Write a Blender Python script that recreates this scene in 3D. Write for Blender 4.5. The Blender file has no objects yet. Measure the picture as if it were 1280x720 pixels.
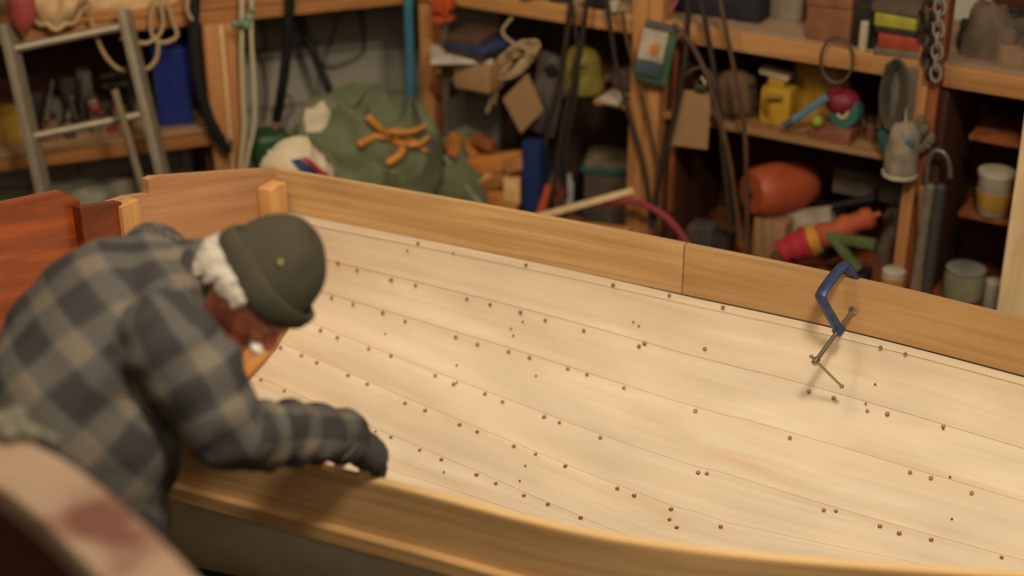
import bpy, bmesh, math, random
from mathutils import Vector as V, Matrix, noise
import numpy as np
R = random.Random(7)
C = bpy.context.scene.collection

# ------------------------------------------------------------------ camera model
FPX, PITCH, CZ = 1900.0, math.radians(26), 2.7
cc, ss = math.cos(PITCH), math.sin(PITCH)
def ray(px, py):
    u = (px-640)/FPX; v = (py-360)/FPX
    return V((u, cc-v*ss, -(ss+v*cc)))
def P(px, py, z):                      # point of the level plane z seen at a pixel
    d = ray(px, py); t = (z-CZ)/d.z
    return V((d.x*t, d.y*t, z))
def PD(px, py, dep):
    d = ray(px, py); return V((d.x*dep, d.y*dep, CZ+d.z*dep))
def proj(p):
    dep = p.y*cc-(p.z-CZ)*ss
    return 640+FPX*p.x/dep, 360+FPX*(-(p.z-CZ)*cc-p.y*ss)/dep
LA = (V((-2.03, 5.632, 0)), V((-1.249, 5.932, 0)))
LB = (V((-.24, 6.128, 0)), V((1.75, 4.95, 0)))
def ldir(L): return (L[1]-L[0]).normalized()
def lnor(L): d = ldir(L); return V((-d.y, d.x, 0))
def PL(px, py, L, off=0):              # point of the upright plane over line L, set back by off
    d = ray(px, py); n = lnor(L)
    t = (L[0].dot(n)+off)/d.dot(n)
    return V((d.x*t, d.y*t, CZ+d.z*t))
YA = math.atan2(ldir(LA).y, ldir(LA).x); YB = math.atan2(ldir(LB).y, ldir(LB).x)

# ------------------------------------------------------------------ materials
def nt(name):
    m = bpy.data.materials.new(name); m.use_nodes = True
    t = m.node_tree; b = t.nodes['Principled BSDF']; return m, t, b
def lin(c): return tuple(((x/255)/12.92 if x <= 10 else (((x/255)+.055)/1.055)**2.4) for x in c)+(1,)
_mc = {}
def plain(name, rgb, rough=.6, metal=0, var=.25, scale=12, bump=.0, spec=.4):
    if name in _mc: return _mc[name]
    m, t, b = nt(name); n = t.nodes; l = t.links
    tc = n.new('ShaderNodeTexCoord'); no = n.new('ShaderNodeTexNoise'); no.inputs['Scale'].default_value = scale
    no.inputs['Detail'].default_value = 5; l.new(tc.outputs['Object'], no.inputs['Vector'])
    cr = n.new('ShaderNodeValToRGB'); c = lin(rgb)
    cr.color_ramp.elements[0].position = .3; cr.color_ramp.elements[1].position = .7
    cr.color_ramp.elements[0].color = tuple(x*(1-var) for x in c[:3])+(1,)
    cr.color_ramp.elements[1].color = tuple(min(1, x*(1+var)) for x in c[:3])+(1,)
    l.new(no.outputs['Fac'], cr.inputs['Fac']); l.new(cr.outputs['Color'], b.inputs['Base Color'])
    b.inputs['Roughness'].default_value = rough; b.inputs['Metallic'].default_value = metal
    b.inputs['Specular IOR Level'].default_value = spec
    if bump:
        bp = n.new('ShaderNodeBump'); bp.inputs['Strength'].default_value = bump; bp.inputs['Distance'].default_value = .01
        l.new(no.outputs['Fac'], bp.inputs['Height']); l.new(bp.outputs['Normal'], b.inputs['Normal'])
    _mc[name] = m; return m
def wood(name, dark, light, yaw=0, tilt=0, uv=False, gs=(1.3, 26, 26), rough=.55, streak=.0, spec=.3, vertical=False, knots=False):
    if name in _mc: return _mc[name]
    m, t, b = nt(name); n = t.nodes; l = t.links
    tc = n.new('ShaderNodeTexCoord'); mp = n.new('ShaderNodeMapping')
    if vertical: mp.inputs['Scale'].default_value = (gs[1], gs[1], gs[0])
    else:
        mp.inputs['Scale'].default_value = gs
        r = n.new('ShaderNodeMapping'); r.inputs['Rotation'].default_value = (0, 0, -yaw)
    src = tc.outputs['UV'] if uv else tc.outputs['Object']
    if not vertical and not uv:
        l.new(src, r.inputs['Vector']); src = r.outputs['Vector']
        if tilt:
            r2 = n.new('ShaderNodeMapping'); r2.inputs['Rotation'].default_value = (0, tilt, 0); l.new(src, r2.inputs['Vector']); src = r2.outputs['Vector']
    l.new(src, mp.inputs['Vector'])
    no = n.new('ShaderNodeTexNoise'); no.inputs['Scale'].default_value = 1.0; no.inputs['Detail'].default_value = 6; no.inputs['Roughness'].default_value = .55
    no.inputs['Distortion'].default_value = .6
    l.new(mp.outputs['Vector'], no.inputs['Vector'])
    cr = n.new('ShaderNodeValToRGB'); cr.color_ramp.elements[0].position = .33; cr.color_ramp.elements[1].position = .66
    cr.color_ramp.elements[0].color = lin(dark); cr.color_ramp.elements[1].color = lin(light)
    l.new(no.outputs['Fac'], cr.inputs['Fac'])
    out = cr.outputs['Color']
    # broad mottling
    n2 = n.new('ShaderNodeTexNoise'); n2.inputs['Scale'].default_value = 2.2; n2.inputs['Detail'].default_value = 3
    m2 = n.new('ShaderNodeMapping'); m2.inputs['Scale'].default_value = (1, 3, 3) if not vertical else (3, 3, 1)
    l.new(src, m2.inputs['Vector']); l.new(m2.outputs['Vector'], n2.inputs['Vector'])
    mr = n.new('ShaderNodeMapRange'); mr.inputs['From Min'].default_value = .35; mr.inputs['From Max'].default_value = .65
    mr.inputs['To Min'].default_value = .9; mr.inputs['To Max'].default_value = 1.06
    l.new(n2.outputs['Fac'], mr.inputs['Value'])
    mx = n.new('ShaderNodeVectorMath'); mx.operation = 'SCALE'; l.new(out, mx.inputs[0]); l.new(mr.outputs['Result'], mx.inputs['Scale'])
    out = mx.outputs['Vector']
    if streak:      # amber resin streaks along the grain
        n3 = n.new('ShaderNodeTexNoise'); n3.inputs['Scale'].default_value = 1; n3.inputs['Detail'].default_value = 2; n3.inputs['Distortion'].default_value = 1.2
        m3 = n.new('ShaderNodeMapping'); m3.inputs['Scale'].default_value = (.9, 9, 9); m3.inputs['Location'].default_value = (3.3, 1.7, 0)
        l.new(src, m3.inputs['Vector']); l.new(m3.outputs['Vector'], n3.inputs['Vector'])
        r3 = n.new('ShaderNodeMapRange'); r3.inputs['From Min'].default_value = .6; r3.inputs['From Max'].default_value = .74; r3.inputs['To Max'].default_value = streak
        l.new(n3.outputs['Fac'], r3.inputs['Value'])
        mi = n.new('ShaderNodeMix'); mi.data_type = 'RGBA'; mi.blend_type = 'MIX'
        l.new(r3.outputs['Result'], mi.inputs['Factor']); l.new(out, mi.inputs['A']); mi.inputs['B'].default_value = lin((205, 150, 80))
        out = mi.outputs['Result']
    l.new(out, b.inputs['Base Color'])
    b.inputs['Roughness'].default_value = rough; b.inputs['Specular IOR Level'].default_value = spec
    bp = n.new('ShaderNodeBump'); bp.inputs['Strength'].default_value = .08; bp.inputs['Distance'].default_value = .004
    l.new(no.outputs['Fac'], bp.inputs['Height']); l.new(bp.outputs['Normal'], b.inputs['Normal'])
    _mc[name] = m; return m
def rope_mat(name, rgb, sc=60):
    if name in _mc: return _mc[name]
    m, t, b = nt(name); n = t.nodes; l = t.links
    tc = n.new('ShaderNodeTexCoord'); w = n.new('ShaderNodeTexWave'); w.bands_direction = 'DIAGONAL'
    w.inputs['Scale'].default_value = sc; w.inputs['Distortion'].default_value = .6; l.new(tc.outputs['Object'], w.inputs['Vector'])
    cr = n.new('ShaderNodeValToRGB'); c = lin(rgb)
    cr.color_ramp.elements[0].color = tuple(x*.5 for x in c[:3])+(1,); cr.color_ramp.elements[1].color = c
    l.new(w.outputs['Fac'], cr.inputs['Fac']); l.new(cr.outputs['Color'], b.inputs['Base Color']); b.inputs['Roughness'].default_value = .9
    _mc[name] = m; return m
def plaid():
    m, t, b = nt('plaid_flannel'); n = t.nodes; l = t.links
    tc = n.new('ShaderNodeTexCoord'); sp = n.new('ShaderNodeSeparateXYZ'); l.new(tc.outputs['UV'], sp.inputs[0])
    def M(op, a, bb=None, cv=None):
        q = n.new('ShaderNodeMath'); q.operation = op
        for i, x in enumerate((a, bb, cv)):
            if x is None: continue
            if isinstance(x, (int, float)): q.inputs[i].default_value = x
            else: l.new(x, q.inputs[i])
        return q.outputs[0]
    no = n.new('ShaderNodeTexNoise'); no.inputs['Scale'].default_value = 7; l.new(tc.outputs['Object'], no.inputs['Vector'])
    wob = M('MULTIPLY', M('SUBTRACT', no.outputs['Fac'], .5), .02)
    def band(o, per):
        f = M('FRACT', M('DIVIDE', M('ADD', o, wob), per))
        wide = M('LESS_THAN', f, .46)
        fine = M('GREATER_THAN', M('SINE', M('MULTIPLY', f, 6.283*14)), .1)
        core = M('MULTIPLY', M('GREATER_THAN', f, .07), M('LESS_THAN', f, .40))
        return M('ADD', M('MULTIPLY', wide, .26), M('MULTIPLY', core, M('MULTIPLY', fine, .42)))
    s = M('ADD', band(sp.outputs[0], .118), band(sp.outputs[1], .122))
    cr = n.new('ShaderNodeValToRGB'); e = cr.color_ramp.elements
    e[0].position = 0; e[0].color = lin((62, 58, 54)); e[1].position = 1; e[1].color = lin((146, 124, 94))
    x = e.new(.28); x.color = lin((84, 81, 76)); x = e.new(.6); x.color = lin((112, 102, 86))
    l.new(M('DIVIDE', s, 1.5), cr.inputs['Fac']); l.new(cr.outputs['Color'], b.inputs['Base Color'])
    b.inputs['Roughness'].default_value = .95; b.inputs['Specular IOR Level'].default_value = .15
    n2 = n.new('ShaderNodeTexNoise'); n2.inputs['Scale'].default_value = 90; l.new(tc.outputs['Object'], n2.inputs['Vector'])
    bp = n.new('ShaderNodeBump'); bp.inputs['Strength'].default_value = .25; bp.inputs['Distance'].default_value = .003
    l.new(n2.outputs['Fac'], bp.inputs['Height']); l.new(bp.outputs['Normal'], b.inputs['Normal'])
    return m
def knit(name, rgb):
    m, t, b = nt(name); n = t.nodes; l = t.links
    tc = n.new('ShaderNodeTexCoord'); w = n.new('ShaderNodeTexWave'); w.inputs['Scale'].default_value = 1; w.bands_direction = 'X'
    l.new(tc.outputs['UV'], w.inputs['Vector'])
    cr = n.new('ShaderNodeValToRGB'); c = lin(rgb)
    cr.color_ramp.elements[0].color = tuple(x*.62 for x in c[:3])+(1,); cr.color_ramp.elements[1].color = c
    l.new(w.outputs['Fac'], cr.inputs['Fac']); l.new(cr.outputs['Color'], b.inputs['Base Color'])
    b.inputs['Roughness'].default_value = .95; b.inputs['Specular IOR Level'].default_value = .1
    bp = n.new('ShaderNodeBump'); bp.inputs['Strength'].default_value = .5; bp.inputs['Distance'].default_value = .004
    l.new(w.outputs['Fac'], bp.inputs['Height']); l.new(bp.outputs['Normal'], b.inputs['Normal'])
    return m
def block_mat():
    m, t, b = nt('painted_block'); n = t.nodes; l = t.links
    tc = n.new('ShaderNodeTexCoord'); br = n.new('ShaderNodeTexBrick'); l.new(tc.outputs['UV'], br.inputs['Vector'])
    br.inputs['Scale'].default_value = 1; br.inputs['Brick Width'].default_value = .44; br.inputs['Row Height'].default_value = .225
    br.inputs['Mortar Size'].default_value = .008; br.inputs['Mortar Smooth'].default_value = .4
    br.inputs['Color1'].default_value = lin((188, 178, 156)); br.inputs['Color2'].default_value = lin((172, 162, 140)); br.inputs['Mortar'].default_value = lin((138, 126, 104))
    no = n.new('ShaderNodeTexNoise'); no.inputs['Scale'].default_value = 6; no.inputs['Detail'].default_value = 6; l.new(tc.outputs['Object'], no.inputs['Vector'])
    mi = n.new('ShaderNodeMix'); mi.data_type = 'RGBA'; mi.blend_type = 'MULTIPLY'; mi.inputs['Factor'].default_value = .5
    l.new(br.outputs['Color'], mi.inputs['A']); l.new(no.outputs['Color'], mi.inputs['B'])
    hs = n.new('ShaderNodeValToRGB'); l.new(no.outputs['Fac'], hs.inputs['Fac']); hs.color_ramp.elements[0].color = (.55, .53, .5, 1); hs.color_ramp.elements[1].color = (1, 1, 1, 1)
    l.new(hs.outputs['Color'], mi.inputs['B']); l.new(mi.outputs['Result'], b.inputs['Base Color']); b.inputs['Roughness'].default_value = .9
    bp = n.new('ShaderNodeBump'); bp.inputs['Strength'].default_value = .6; bp.inputs['Distance'].default_value = .01; bp.invert = True
    l.new(br.outputs['Fac'], bp.inputs['Height']); l.new(bp.outputs['Normal'], b.inputs['Normal'])
    return m

# ------------------------------------------------------------------ mesh builder
def rz(a): return Matrix.Rotation(a, 3, 'Z')
def frame(z, x=None):
    z = V(z).normalized(); x = V(x) if x else (V((1, 0, 0)) if abs(z.x) < .9 else V((0, 1, 0)))
    x = (x-z*x.dot(z)).normalized(); y = z.cross(x)
    return Matrix((x, y, z)).transposed()
class MB:
    def __init__(s): s.v = []; s.f = []; s.uv = []
    def add(s, vs, fs, uvs=None):
        o = len(s.v); s.v += [V(a) for a in vs]; s.f += [tuple(i+o for i in f) for f in fs]
        s.uv += uvs if uvs else [None]*len(vs); return s
    def box(s, c, size, M=None, bev=0):
        b = bmesh.new(); bmesh.ops.create_cube(b, size=1)
        for v in b.verts: v.co = V((v.co.x*size[0], v.co.y*size[1], v.co.z*size[2]))
        if bev: bmesh.ops.bevel(b, geom=list(b.edges), offset=min(bev, min(size)*.45), segments=2, profile=.6, affect='EDGES')
        M = M or Matrix.Identity(3); c = V(c)
        b.verts.index_update()
        s.add([M@v.co+c for v in b.verts], [[v.index for v in f.verts] for f in b.faces]); b.free(); return s
    def tube(s, pts, r, seg=10, flat=1.0, up=None, caps=True, closed=False):
        pts = [V(p) for p in pts]; n = len(pts); rs = r if isinstance(r, (list, tuple)) else [r]*n
        vs = []; prev = None
        for i, p in enumerate(pts):
            if closed: t = (pts[(i+1) % n]-pts[i-1]).normalized()
            else: t = (pts[min(i+1, n-1)]-pts[max(i-1, 0)]).normalized()
            if prev is None: x = frame(t, up).col[0]
            else:
                x = V(up) if up else prev
                x = (x-t*x.dot(t)).normalized()
            prev = x; y = t.cross(x)
            for k in range(seg):
                a = 2*math.pi*k/seg; vs.append(p+x*math.cos(a)*rs[i]+y*math.sin(a)*rs[i]*flat)
        fs = []
        for i in range(n if closed else n-1):
            j = (i+1) % n
            for k in range(seg): fs.append((i*seg+k, i*seg+(k+1) % seg, j*seg+(k+1) % seg, j*seg+k))
        if caps and not closed:
            fs.append(tuple(range(seg))[::-1]); fs.append(tuple((n-1)*seg+k for k in range(seg)))
        return s.add(vs, fs)
    def ell(s, c, r, M=None, seg=20, rings=12, p=1.0):
        M = M or Matrix.Identity(3); c = V(c); r = r if isinstance(r, (tuple, list)) else (r, r, r)
        vs = [c+M@V((0, 0, -r[2]))]; fs = []
        sg = lambda q: math.copysign(abs(q)**p, q)
        for i in range(1, rings):
            a = -math.pi/2+math.pi*i/rings
            for k in range(seg):
                b = 2*math.pi*k/seg
                vs.append(c+M@V((r[0]*sg(math.cos(a))*sg(math.cos(b)), r[1]*sg(math.cos(a))*sg(math.sin(b)), r[2]*sg(math.sin(a)))))
        vs.append(c+M@V((0, 0, r[2]))); T = len(vs)-1
        for k in range(seg):
            k2 = (k+1) % seg
            fs.append((0, 1+k2, 1+k)); fs.append((T, T-seg+k, T-seg+k2))
            for i in range(rings-2): fs.append((1+i*seg+k, 1+i*seg+k2, 1+(i+1)*seg+k2, 1+(i+1)*seg+k))
        return s.add(vs, fs)
    def lathe(s, prof, c, M=None, seg=24):
        M = M or Matrix.Identity(3); c = V(c); vs = []; n = len(prof)
        for (r, z) in prof:
            for k in range(seg):
                a = 2*math.pi*k/seg; vs.append(c+M@V((r*math.cos(a), r*math.sin(a), z)))
        fs = [(i*seg+k, i*seg+(k+1) % seg, (i+1)*seg+(k+1) % seg, (i+1)*seg+k) for i in range(n-1) for k in range(seg)]
        fs.append(tuple(range(seg))[::-1]); fs.append(tuple((n-1)*seg+k for k in range(seg)))
        return s.add(vs, fs)
    def prism(s, poly, o, ax, ay, th):      # outline in ax/ay, thickness th along ax x ay
        ax = V(ax).normalized(); ay = V(ay).normalized(); az = ax.cross(ay); o = V(o); n = len(poly)
        vs = [o+ax*x+ay*y for x, y in poly]+[o+ax*x+ay*y+az*th for x, y in poly]
        fs = [tuple(range(n))[::-1], tuple(range(n, 2*n))]+[(i, (i+1) % n, n+(i+1) % n, n+i) for i in range(n)]
        return s.add(vs, fs)
    def grid(s, fn, nu, nv, flip=False):
        vs = []; uv = []
        for i in range(nu+1):
            for j in range(nv+1):
                q = fn(i/nu, j/nv)
                if isinstance(q, tuple) and len(q) == 2: vs.append(q[0]); uv.append(q[1])
                else: vs.append(q); uv.append(None)
        fs = []
        for i in range(nu):
            for j in range(nv):
                a = i*(nv+1)+j; f = (a, a+nv+1, a+nv+2, a+1); fs.append(f[::-1] if flip else f)
        return s.add(vs, fs, uv)
    def jitter(s, amp, sc, seed=0):
        for i, p in enumerate(s.v): s.v[i] = p+noise.noise_vector(p*sc+V((seed*7.1, seed*3.3, 0)))*amp
        return s
    def base(s):
        x = [p.x for p in s.v]; y = [p.y for p in s.v]; z = [p.z for p in s.v]
        return V(((min(x)+max(x))/2, (min(y)+max(y))/2, min(z)))
    def build(s, name, mat, parent=None, smooth=True, label=None, cat=None, group=None, kind=None, angle=40, recalc=True):
        org = wloc(parent) if parent else s.base()
        me = bpy.data.meshes.new(name); me.from_pydata([p-org for p in s.v], [], s.f)
        if any(u is not None for u in s.uv):
            l = me.uv_layers.new(name='UVMap')
            for lp in me.loops: l.data[lp.index].uv = s.uv[lp.vertex_index] or (0, 0)
        if recalc:
            b = bmesh.new(); b.from_mesh(me); bmesh.ops.recalc_face_normals(b, faces=b.faces); b.to_mesh(me); b.free()
        me.materials.append(mat)
        if smooth:
            me.polygons.foreach_set('use_smooth', [True]*len(me.polygons))
            try: me.set_sharp_from_angle(angle=math.radians(angle))
            except Exception: pass
        o = bpy.data.objects.new(name, me); C.objects.link(o)
        if parent: o.parent = parent
        else: o.location = org
        tag(o, label, cat, group, kind); return o
def wloc(o):
    p = V((0, 0, 0))
    while o: p = p+o.location; o = o.parent
    return p
def tag(o, label=None, cat=None, group=None, kind=None):
    if label: o['label'] = label
    if cat: o['category'] = cat
    if group: o['group'] = group
    if kind: o['kind'] = kind
    return o
def thing(name, loc, label, cat, group=None):
    o = bpy.data.objects.new(name, None); o.empty_display_size = .1; C.objects.link(o); o.location = loc
    return tag(o, label, cat, group)
def cat_rom(pts, n=8, closed=False):
    pts = [V(p) for p in pts]; out = []; N = len(pts)
    rng = range(N) if closed else range(N-1)
    for i in rng:
        g = (lambda k: pts[k % N]) if closed else (lambda k: pts[max(0, min(N-1, k))])
        p0, p1, p2, p3 = g(i-1), g(i), g(i+1), g(i+2)
        for k in range(n):
            t = k/n
            out.append(.5*((2*p1)+(p2-p0)*t+(2*p0-5*p1+4*p2-p3)*t*t+(3*p1-p0-3*p2+p3)*t**3))
    if not closed: out.append(pts[-1])
    return out
def fuse(mb, vox=.01, smooth=6, disp=None):     # weld overlapping closed shapes into one skin
    me = bpy.data.meshes.new('tmp'); me.from_pydata([tuple(p) for p in mb.v], [], mb.f)
    b = bmesh.new(); b.from_mesh(me); bmesh.ops.recalc_face_normals(b, faces=b.faces); b.to_mesh(me); b.free()
    o = bpy.data.objects.new('tmp', me); C.objects.link(o)
    r = o.modifiers.new('r', 'REMESH'); r.mode = 'VOXEL'; r.voxel_size = vox; r.use_smooth_shade = True
    if smooth:
        q = o.modifiers.new('s', 'SMOOTH'); q.iterations = smooth; q.factor = .5
    dg = bpy.context.evaluated_depsgraph_get(); ev = o.evaluated_get(dg); m2 = bpy.data.meshes.new_from_object(ev)
    out = MB(); vs = [v.co.copy() for v in m2.vertices]; ns = [v.normal.copy() for v in m2.vertices]
    if disp: vs = [p+nn*disp(p) for p, nn in zip(vs, ns)]
    out.add(vs, [tuple(p.vertices) for p in m2.polygons])
    bpy.data.objects.remove(o); bpy.data.meshes.remove(me); bpy.data.meshes.remove(m2)
    return out

# ------------------------------------------------------------------ shared materials
TT = math.radians(-15)
W_SPRUCE = wood('spruce', (221, 199, 166), (230, 212, 182), uv=True, gs=(.9, 26, 1), rough=.7, streak=.30, spec=.12)
W_LARCH = wood('larch', (178, 138, 88), (204, 164, 110), uv=True, gs=(1.6, 40, 1), rough=.45)
W_LARCH2 = wood('larch_forward', (170, 130, 80), (196, 154, 102), uv=True, gs=(1.1, 26, 1), rough=.45)
W_EDGE_LIT = wood('larch_lit_edge', (206, 164, 104), (228, 190, 130), uv=True, gs=(1.5, 20, 1), rough=.5)  # paler than the strakes: light on the top edge put into the colour
W_MAHOG = wood('varnished_mahogany', (128, 56, 20), (176, 84, 34), yaw=math.radians(60), tilt=TT, rough=.3, spec=.5, gs=(2, 22, 22))
W_MAHOGD = wood('dark_mahogany', (96, 42, 18), (126, 58, 26), yaw=math.radians(60), rough=.35, gs=(2, 22, 22))
W_TRAN = wood('oiled_oak', (174, 126, 84), (194, 146, 104), yaw=math.radians(60), tilt=TT, rough=.45, gs=(1.5, 26, 26))
W_BLOCK = wood('oak_block', (190, 136, 80), (216, 166, 106), vertical=True, rough=.5)
W_PINE_A = wood('shelf_pine_A', (152, 98, 52), (178, 120, 68), yaw=YA, rough=.6)
W_PINE_B = wood('shelf_pine_B', (160, 110, 60), (192, 138, 82), yaw=YB, rough=.6)
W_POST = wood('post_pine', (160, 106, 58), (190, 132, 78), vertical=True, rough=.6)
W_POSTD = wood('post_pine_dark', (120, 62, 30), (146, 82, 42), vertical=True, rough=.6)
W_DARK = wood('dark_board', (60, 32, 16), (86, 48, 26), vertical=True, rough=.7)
W_SHELF = wood('dusty_shelf', (140, 112, 82), (164, 134, 100), yaw=YB, rough=.8)
W_PALE = wood('pale_plank', (218, 180, 126), (236, 202, 150), vertical=True, rough=.6)
W_OFF = wood('offcut_wood', (150, 92, 46), (200, 140, 82), yaw=.4, rough=.7)
M_STEEL = plain('steel', (170, 160, 140), .35, 1, .12)
M_GALV = plain('aluminium', (150, 136, 112), .5, .4, .12, 20)
M_COPPER = plain('copper', (150, 98, 70), .42, .6, .3, 60)
M_COPPERL = plain('bright_copper', (206, 156, 118), .3, .7, .1)
M_HOLE = plain('rivet_stain', (120, 84, 58), .8)
M_BLACK = plain('black_rubber', (26, 24, 22), .5)
M_DARK = plain('dark_metal', (62, 52, 44), .55, .3)
M_STRAP = plain('brown_strap', (84, 58, 38), .6)
M_CARD = plain('cardboard', (186, 134, 80), .9, var=.08)
M_BLUE = plain('blue_plastic', (30, 50, 140), .4, var=.08)
M_CANVAS = plain('beige_canvas', (196, 160, 110), .95, var=.14, bump=.3)
M_GTARP = plain('green_tarp', (96, 99, 68), .85, var=.2, scale=9, bump=.2)
M_WHITE = plain('off_white', (214, 200, 172), .7, var=.06)
M_ORANGE = plain('orange_plastic', (200, 84, 34), .45, var=.1)
M_YEL = plain('yellow_plastic', (214, 160, 24), .5, var=.1)
M_RED = plain('red_cloth', (196, 32, 44), .8, var=.12)
M_TEAL = plain('teal_plastic', (48, 116, 104), .5)
M_ROPE = rope_mat('manila_rope', (190, 158, 112)); M_ROPEW = rope_mat('pale_rope', (214, 194, 152), 45)
M_GREY = plain('dusty_grey', (132, 122, 106), .85, var=.2)

# ------------------------------------------------------------------ room
b = MB(); b.add([(-7, -1.5, 0), (6, -1.5, 0), (6, 9, 0), (-7, 9, 0), (-7, -1.5, -.1), (6, -1.5, -.1), (6, 9, -.1), (-7, 9, -.1)],
               [(0, 1, 2, 3), (7, 6, 5, 4), (0, 4, 5, 1), (1, 5, 6, 2), (2, 6, 7, 3), (3, 7, 4, 0)])
b.build('floor', plain('concrete', (92, 78, 62), .9, var=.2, scale=3, bump=.2), kind='structure', smooth=False)
blk = block_mat()
dA, nA, dB, nB = ldir(LA), lnor(LA), ldir(LB), lnor(LB)
WD = .56
a0 = LA[0]+nA*WD; b0 = LB[0]+nB*WD
den = dA.x*dB.y-dA.y*dB.x; w = b0-a0; tt = (w.x*dB.y-w.y*dB.x)/den
CORNER = a0+dA*tt
def wall(name, p, q, h, n, m):
    L = (q-p).length; e = V((0, 0, h)); th = n*.15
    b = MB(); b.add([p, q, q+e, p+e, p+th, q+th, q+th+e, p+th+e], [(0, 1, 2, 3), (5, 4, 7, 6), (4, 0, 3, 7), (1, 5, 6, 2), (3, 2, 6, 7), (4, 5, 1, 0)],
                    [(0, .05), (L, .05), (L, h+.05), (0, h+.05)]*2)
    return b.build(name, m, kind='structure', smooth=False)
wall('wall_left', CORNER-dA*3.4, CORNER, 2.6, nA, blk)
wall('wall_right', CORNER, CORNER+dB*4.2, 2.6, nB, blk)

# ------------------------------------------------------------------ the boat
Fc = [(-.78, 4.685, .85), (-.30, 4.47, .85), (.147, 4.262, .85), (.54, 4.065, .85), (.947, 3.852, .85), (1.355, 3.598, .85), (2.0, 3.12, .87), (2.6, 2.62, .93), (3.1, 2.12, 1.0)]
Nc = [(-1.50, 3.41, .85), (-1.09, 3.195, .85), (-.66, 3.0, .85), (-.23, 2.81, .85), (.22, 2.622, .85), (.74, 2.525, .85), (1.5, 2.43, .87), (2.3, 2.29, .93), (3.1, 2.08, 1.0)]
def crv(pts, s):                        # s in 0..8
    s = max(0, min(7.9999, s)); i = int(s); t = s-i; g = lambda k: V(pts[max(0, min(8, k))])
    p0, p1, p2, p3 = g(i-1), g(i), g(i+1), g(i+2)
    if i == 0: p0 = p1*2-p2
    if i == 7: p3 = p2*2-p1
    return .5*((2*p1)+(p2-p0)*t+(2*p0-5*p1+4*p2-p3)*t*t+(3*p1-p0-3*p2+p3)*t**3)
SH = .16
def SHs(s): return .146+.018*min(1, s/3)
def hull(s, ph, off=0.0):               # inner skin; ph 0 far sheer .. pi/2 keel .. pi near sheer
    F, N = crv(Fc, s), crv(Nc, s); M = (F+N)/2
    n = 3.4-1.2*min(1, s/3.0); D = .50-.02*s if s < 5 else .40-.02*(s-5)
    c_, s_ = math.cos(ph), math.sin(ph); r = 1/((abs(c_)**n+abs(s_)**n)**(1/n))
    p = M+(F-M)*(c_*r); p.z = F.z-SHs(s)-D*s_*r
    if off: p = p+hn(s, ph)*off
    return p
def hn(s, ph):
    e = .01; a = hull(min(8, s+e), ph)-hull(max(0, s-e), ph); b_ = hull(s, ph+e)-hull(s, max(-.2, ph-e))
    return a.cross(b_).normalized()
if hn(2, .3).dot(ray(600, 350)) > 0: _f = hn; hn = lambda s, ph: -_f(s, ph)      # towards the inside
def solve(px, py):
    best = None
    for s0 in (.4, 2, 3.5, 5):
        for p0 in (.15, .5, 1.0, 1.4):
            s, ph = s0, p0
            for it in range(14):
                a = proj(hull(s, ph)); e = 1e-3
                if abs(a[0]-px)+abs(a[1]-py) < .05: break
                b1 = proj(hull(s+e, ph)); b2 = proj(hull(s, ph+e))
                A = np.array([[b1[0]-a[0], b2[0]-a[0]], [b1[1]-a[1], b2[1]-a[1]]])/e
                try: d = np.linalg.solve(A, np.array([px-a[0], py-a[1]]))
                except Exception: break
                s = max(0, min(7.5, s+max(-1, min(1, d[0])))); ph = max(0, min(1.9, ph+max(-.3, min(.3, d[1]))))
            a = proj(hull(s, ph)); er = math.hypot(a[0]-px, a[1]-py)
            if er < 1 and (best is None or s < 0): return s, ph
            if best is None or er < best[0]: best = (er, s, ph)
    return (best[1], best[2]) if best[0] < 6 else None
rows = [
 [(524,303),(659,330),(768,355),(838,368),(905,383),(1102,433),(1133,441)],
 [(424,328),(448,337),(491,349),(521,356),(585,373),(614,380),(652,390),(683,400),(731,413),(800,433),(807,429),(882,436),(1012,490),(1043,498),(1085,514),(1110,518),(1180,533)],
 [(389,364),(416,372),(443,380),(480,391),(508,402),(571,422),(598,431),(637,440),(663,448),(711,462),(735,469),(781,486),(870,515),(988,549),(1138,592),(1164,599),(1215,618)],
 [(376,405),(402,414),(423,423),(462,437),(490,446),(545,471),(568,482),(607,494),(629,504),(681,523),(700,530),(751,549),(873,593),(884,594),(1030,640),(1045,641),(1100,660),(1124,669),(1164,677)],
 [(352,436),(378,446),(397,455),(436,471),(460,482),(507,506),(532,515),(575,533),(597,542),(643,560),(670,570),(707,585),(772,613),(793,622),(839,639),(837,652),(846,662),(901,661),(1252,699)],
 [(308,470),(327,477),(356,491),(397,510),(463,547),(489,549),(525,565),(552,577),(596,596),(620,607),(655,622),(685,633),(726,650)],
]
PHF = []; rivets = []
for i, rw in enumerate(rows):
    S = []
    for p in rw:
        q = solve(*p)
        if q: S.append(q); rivets.append(q)
    good = [q for q in S if 0 <= q[0] < 6.5]
    A = np.array(good); deg = 2 if len(good) > 6 else 1
    if i == 4: A = A[:14]
    if i == 5: A = A[:13]; deg = 1
    co = np.polyfit(A[:, 0], A[:, 1], deg); smin, smax = A[:, 0].min(), A[:, 0].max()
    PHF.append((co, smin, smax))
    print('row', i, len(good), 's', round(smin, 2), round(smax, 2), 'phi', [round(float(np.polyval(co, x)), 2) for x in (0, 1, 2, 3, 4, 5)])
def seam(i, s):
    co, a, b_ = PHF[i]; s2 = min(s, max(b_, 5.2)); s2 = min(s2, 5.6)
    if i == 5 or i == 4: s2 = min(s2, b_+.6)
    return float(np.polyval(co, s2))
def seams(s):
    v = [0.0]
    for i in range(6): v.append(max(seam(i, s)-.022, v[-1]+.055))
    rest = math.pi/2-v[-1]
    if rest < .1:
        k = (math.pi/2-.1)/v[-1]; v = [x*k for x in v]; rest = .1
    return v+[v[-1]+rest*.5, math.pi/2]
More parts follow.
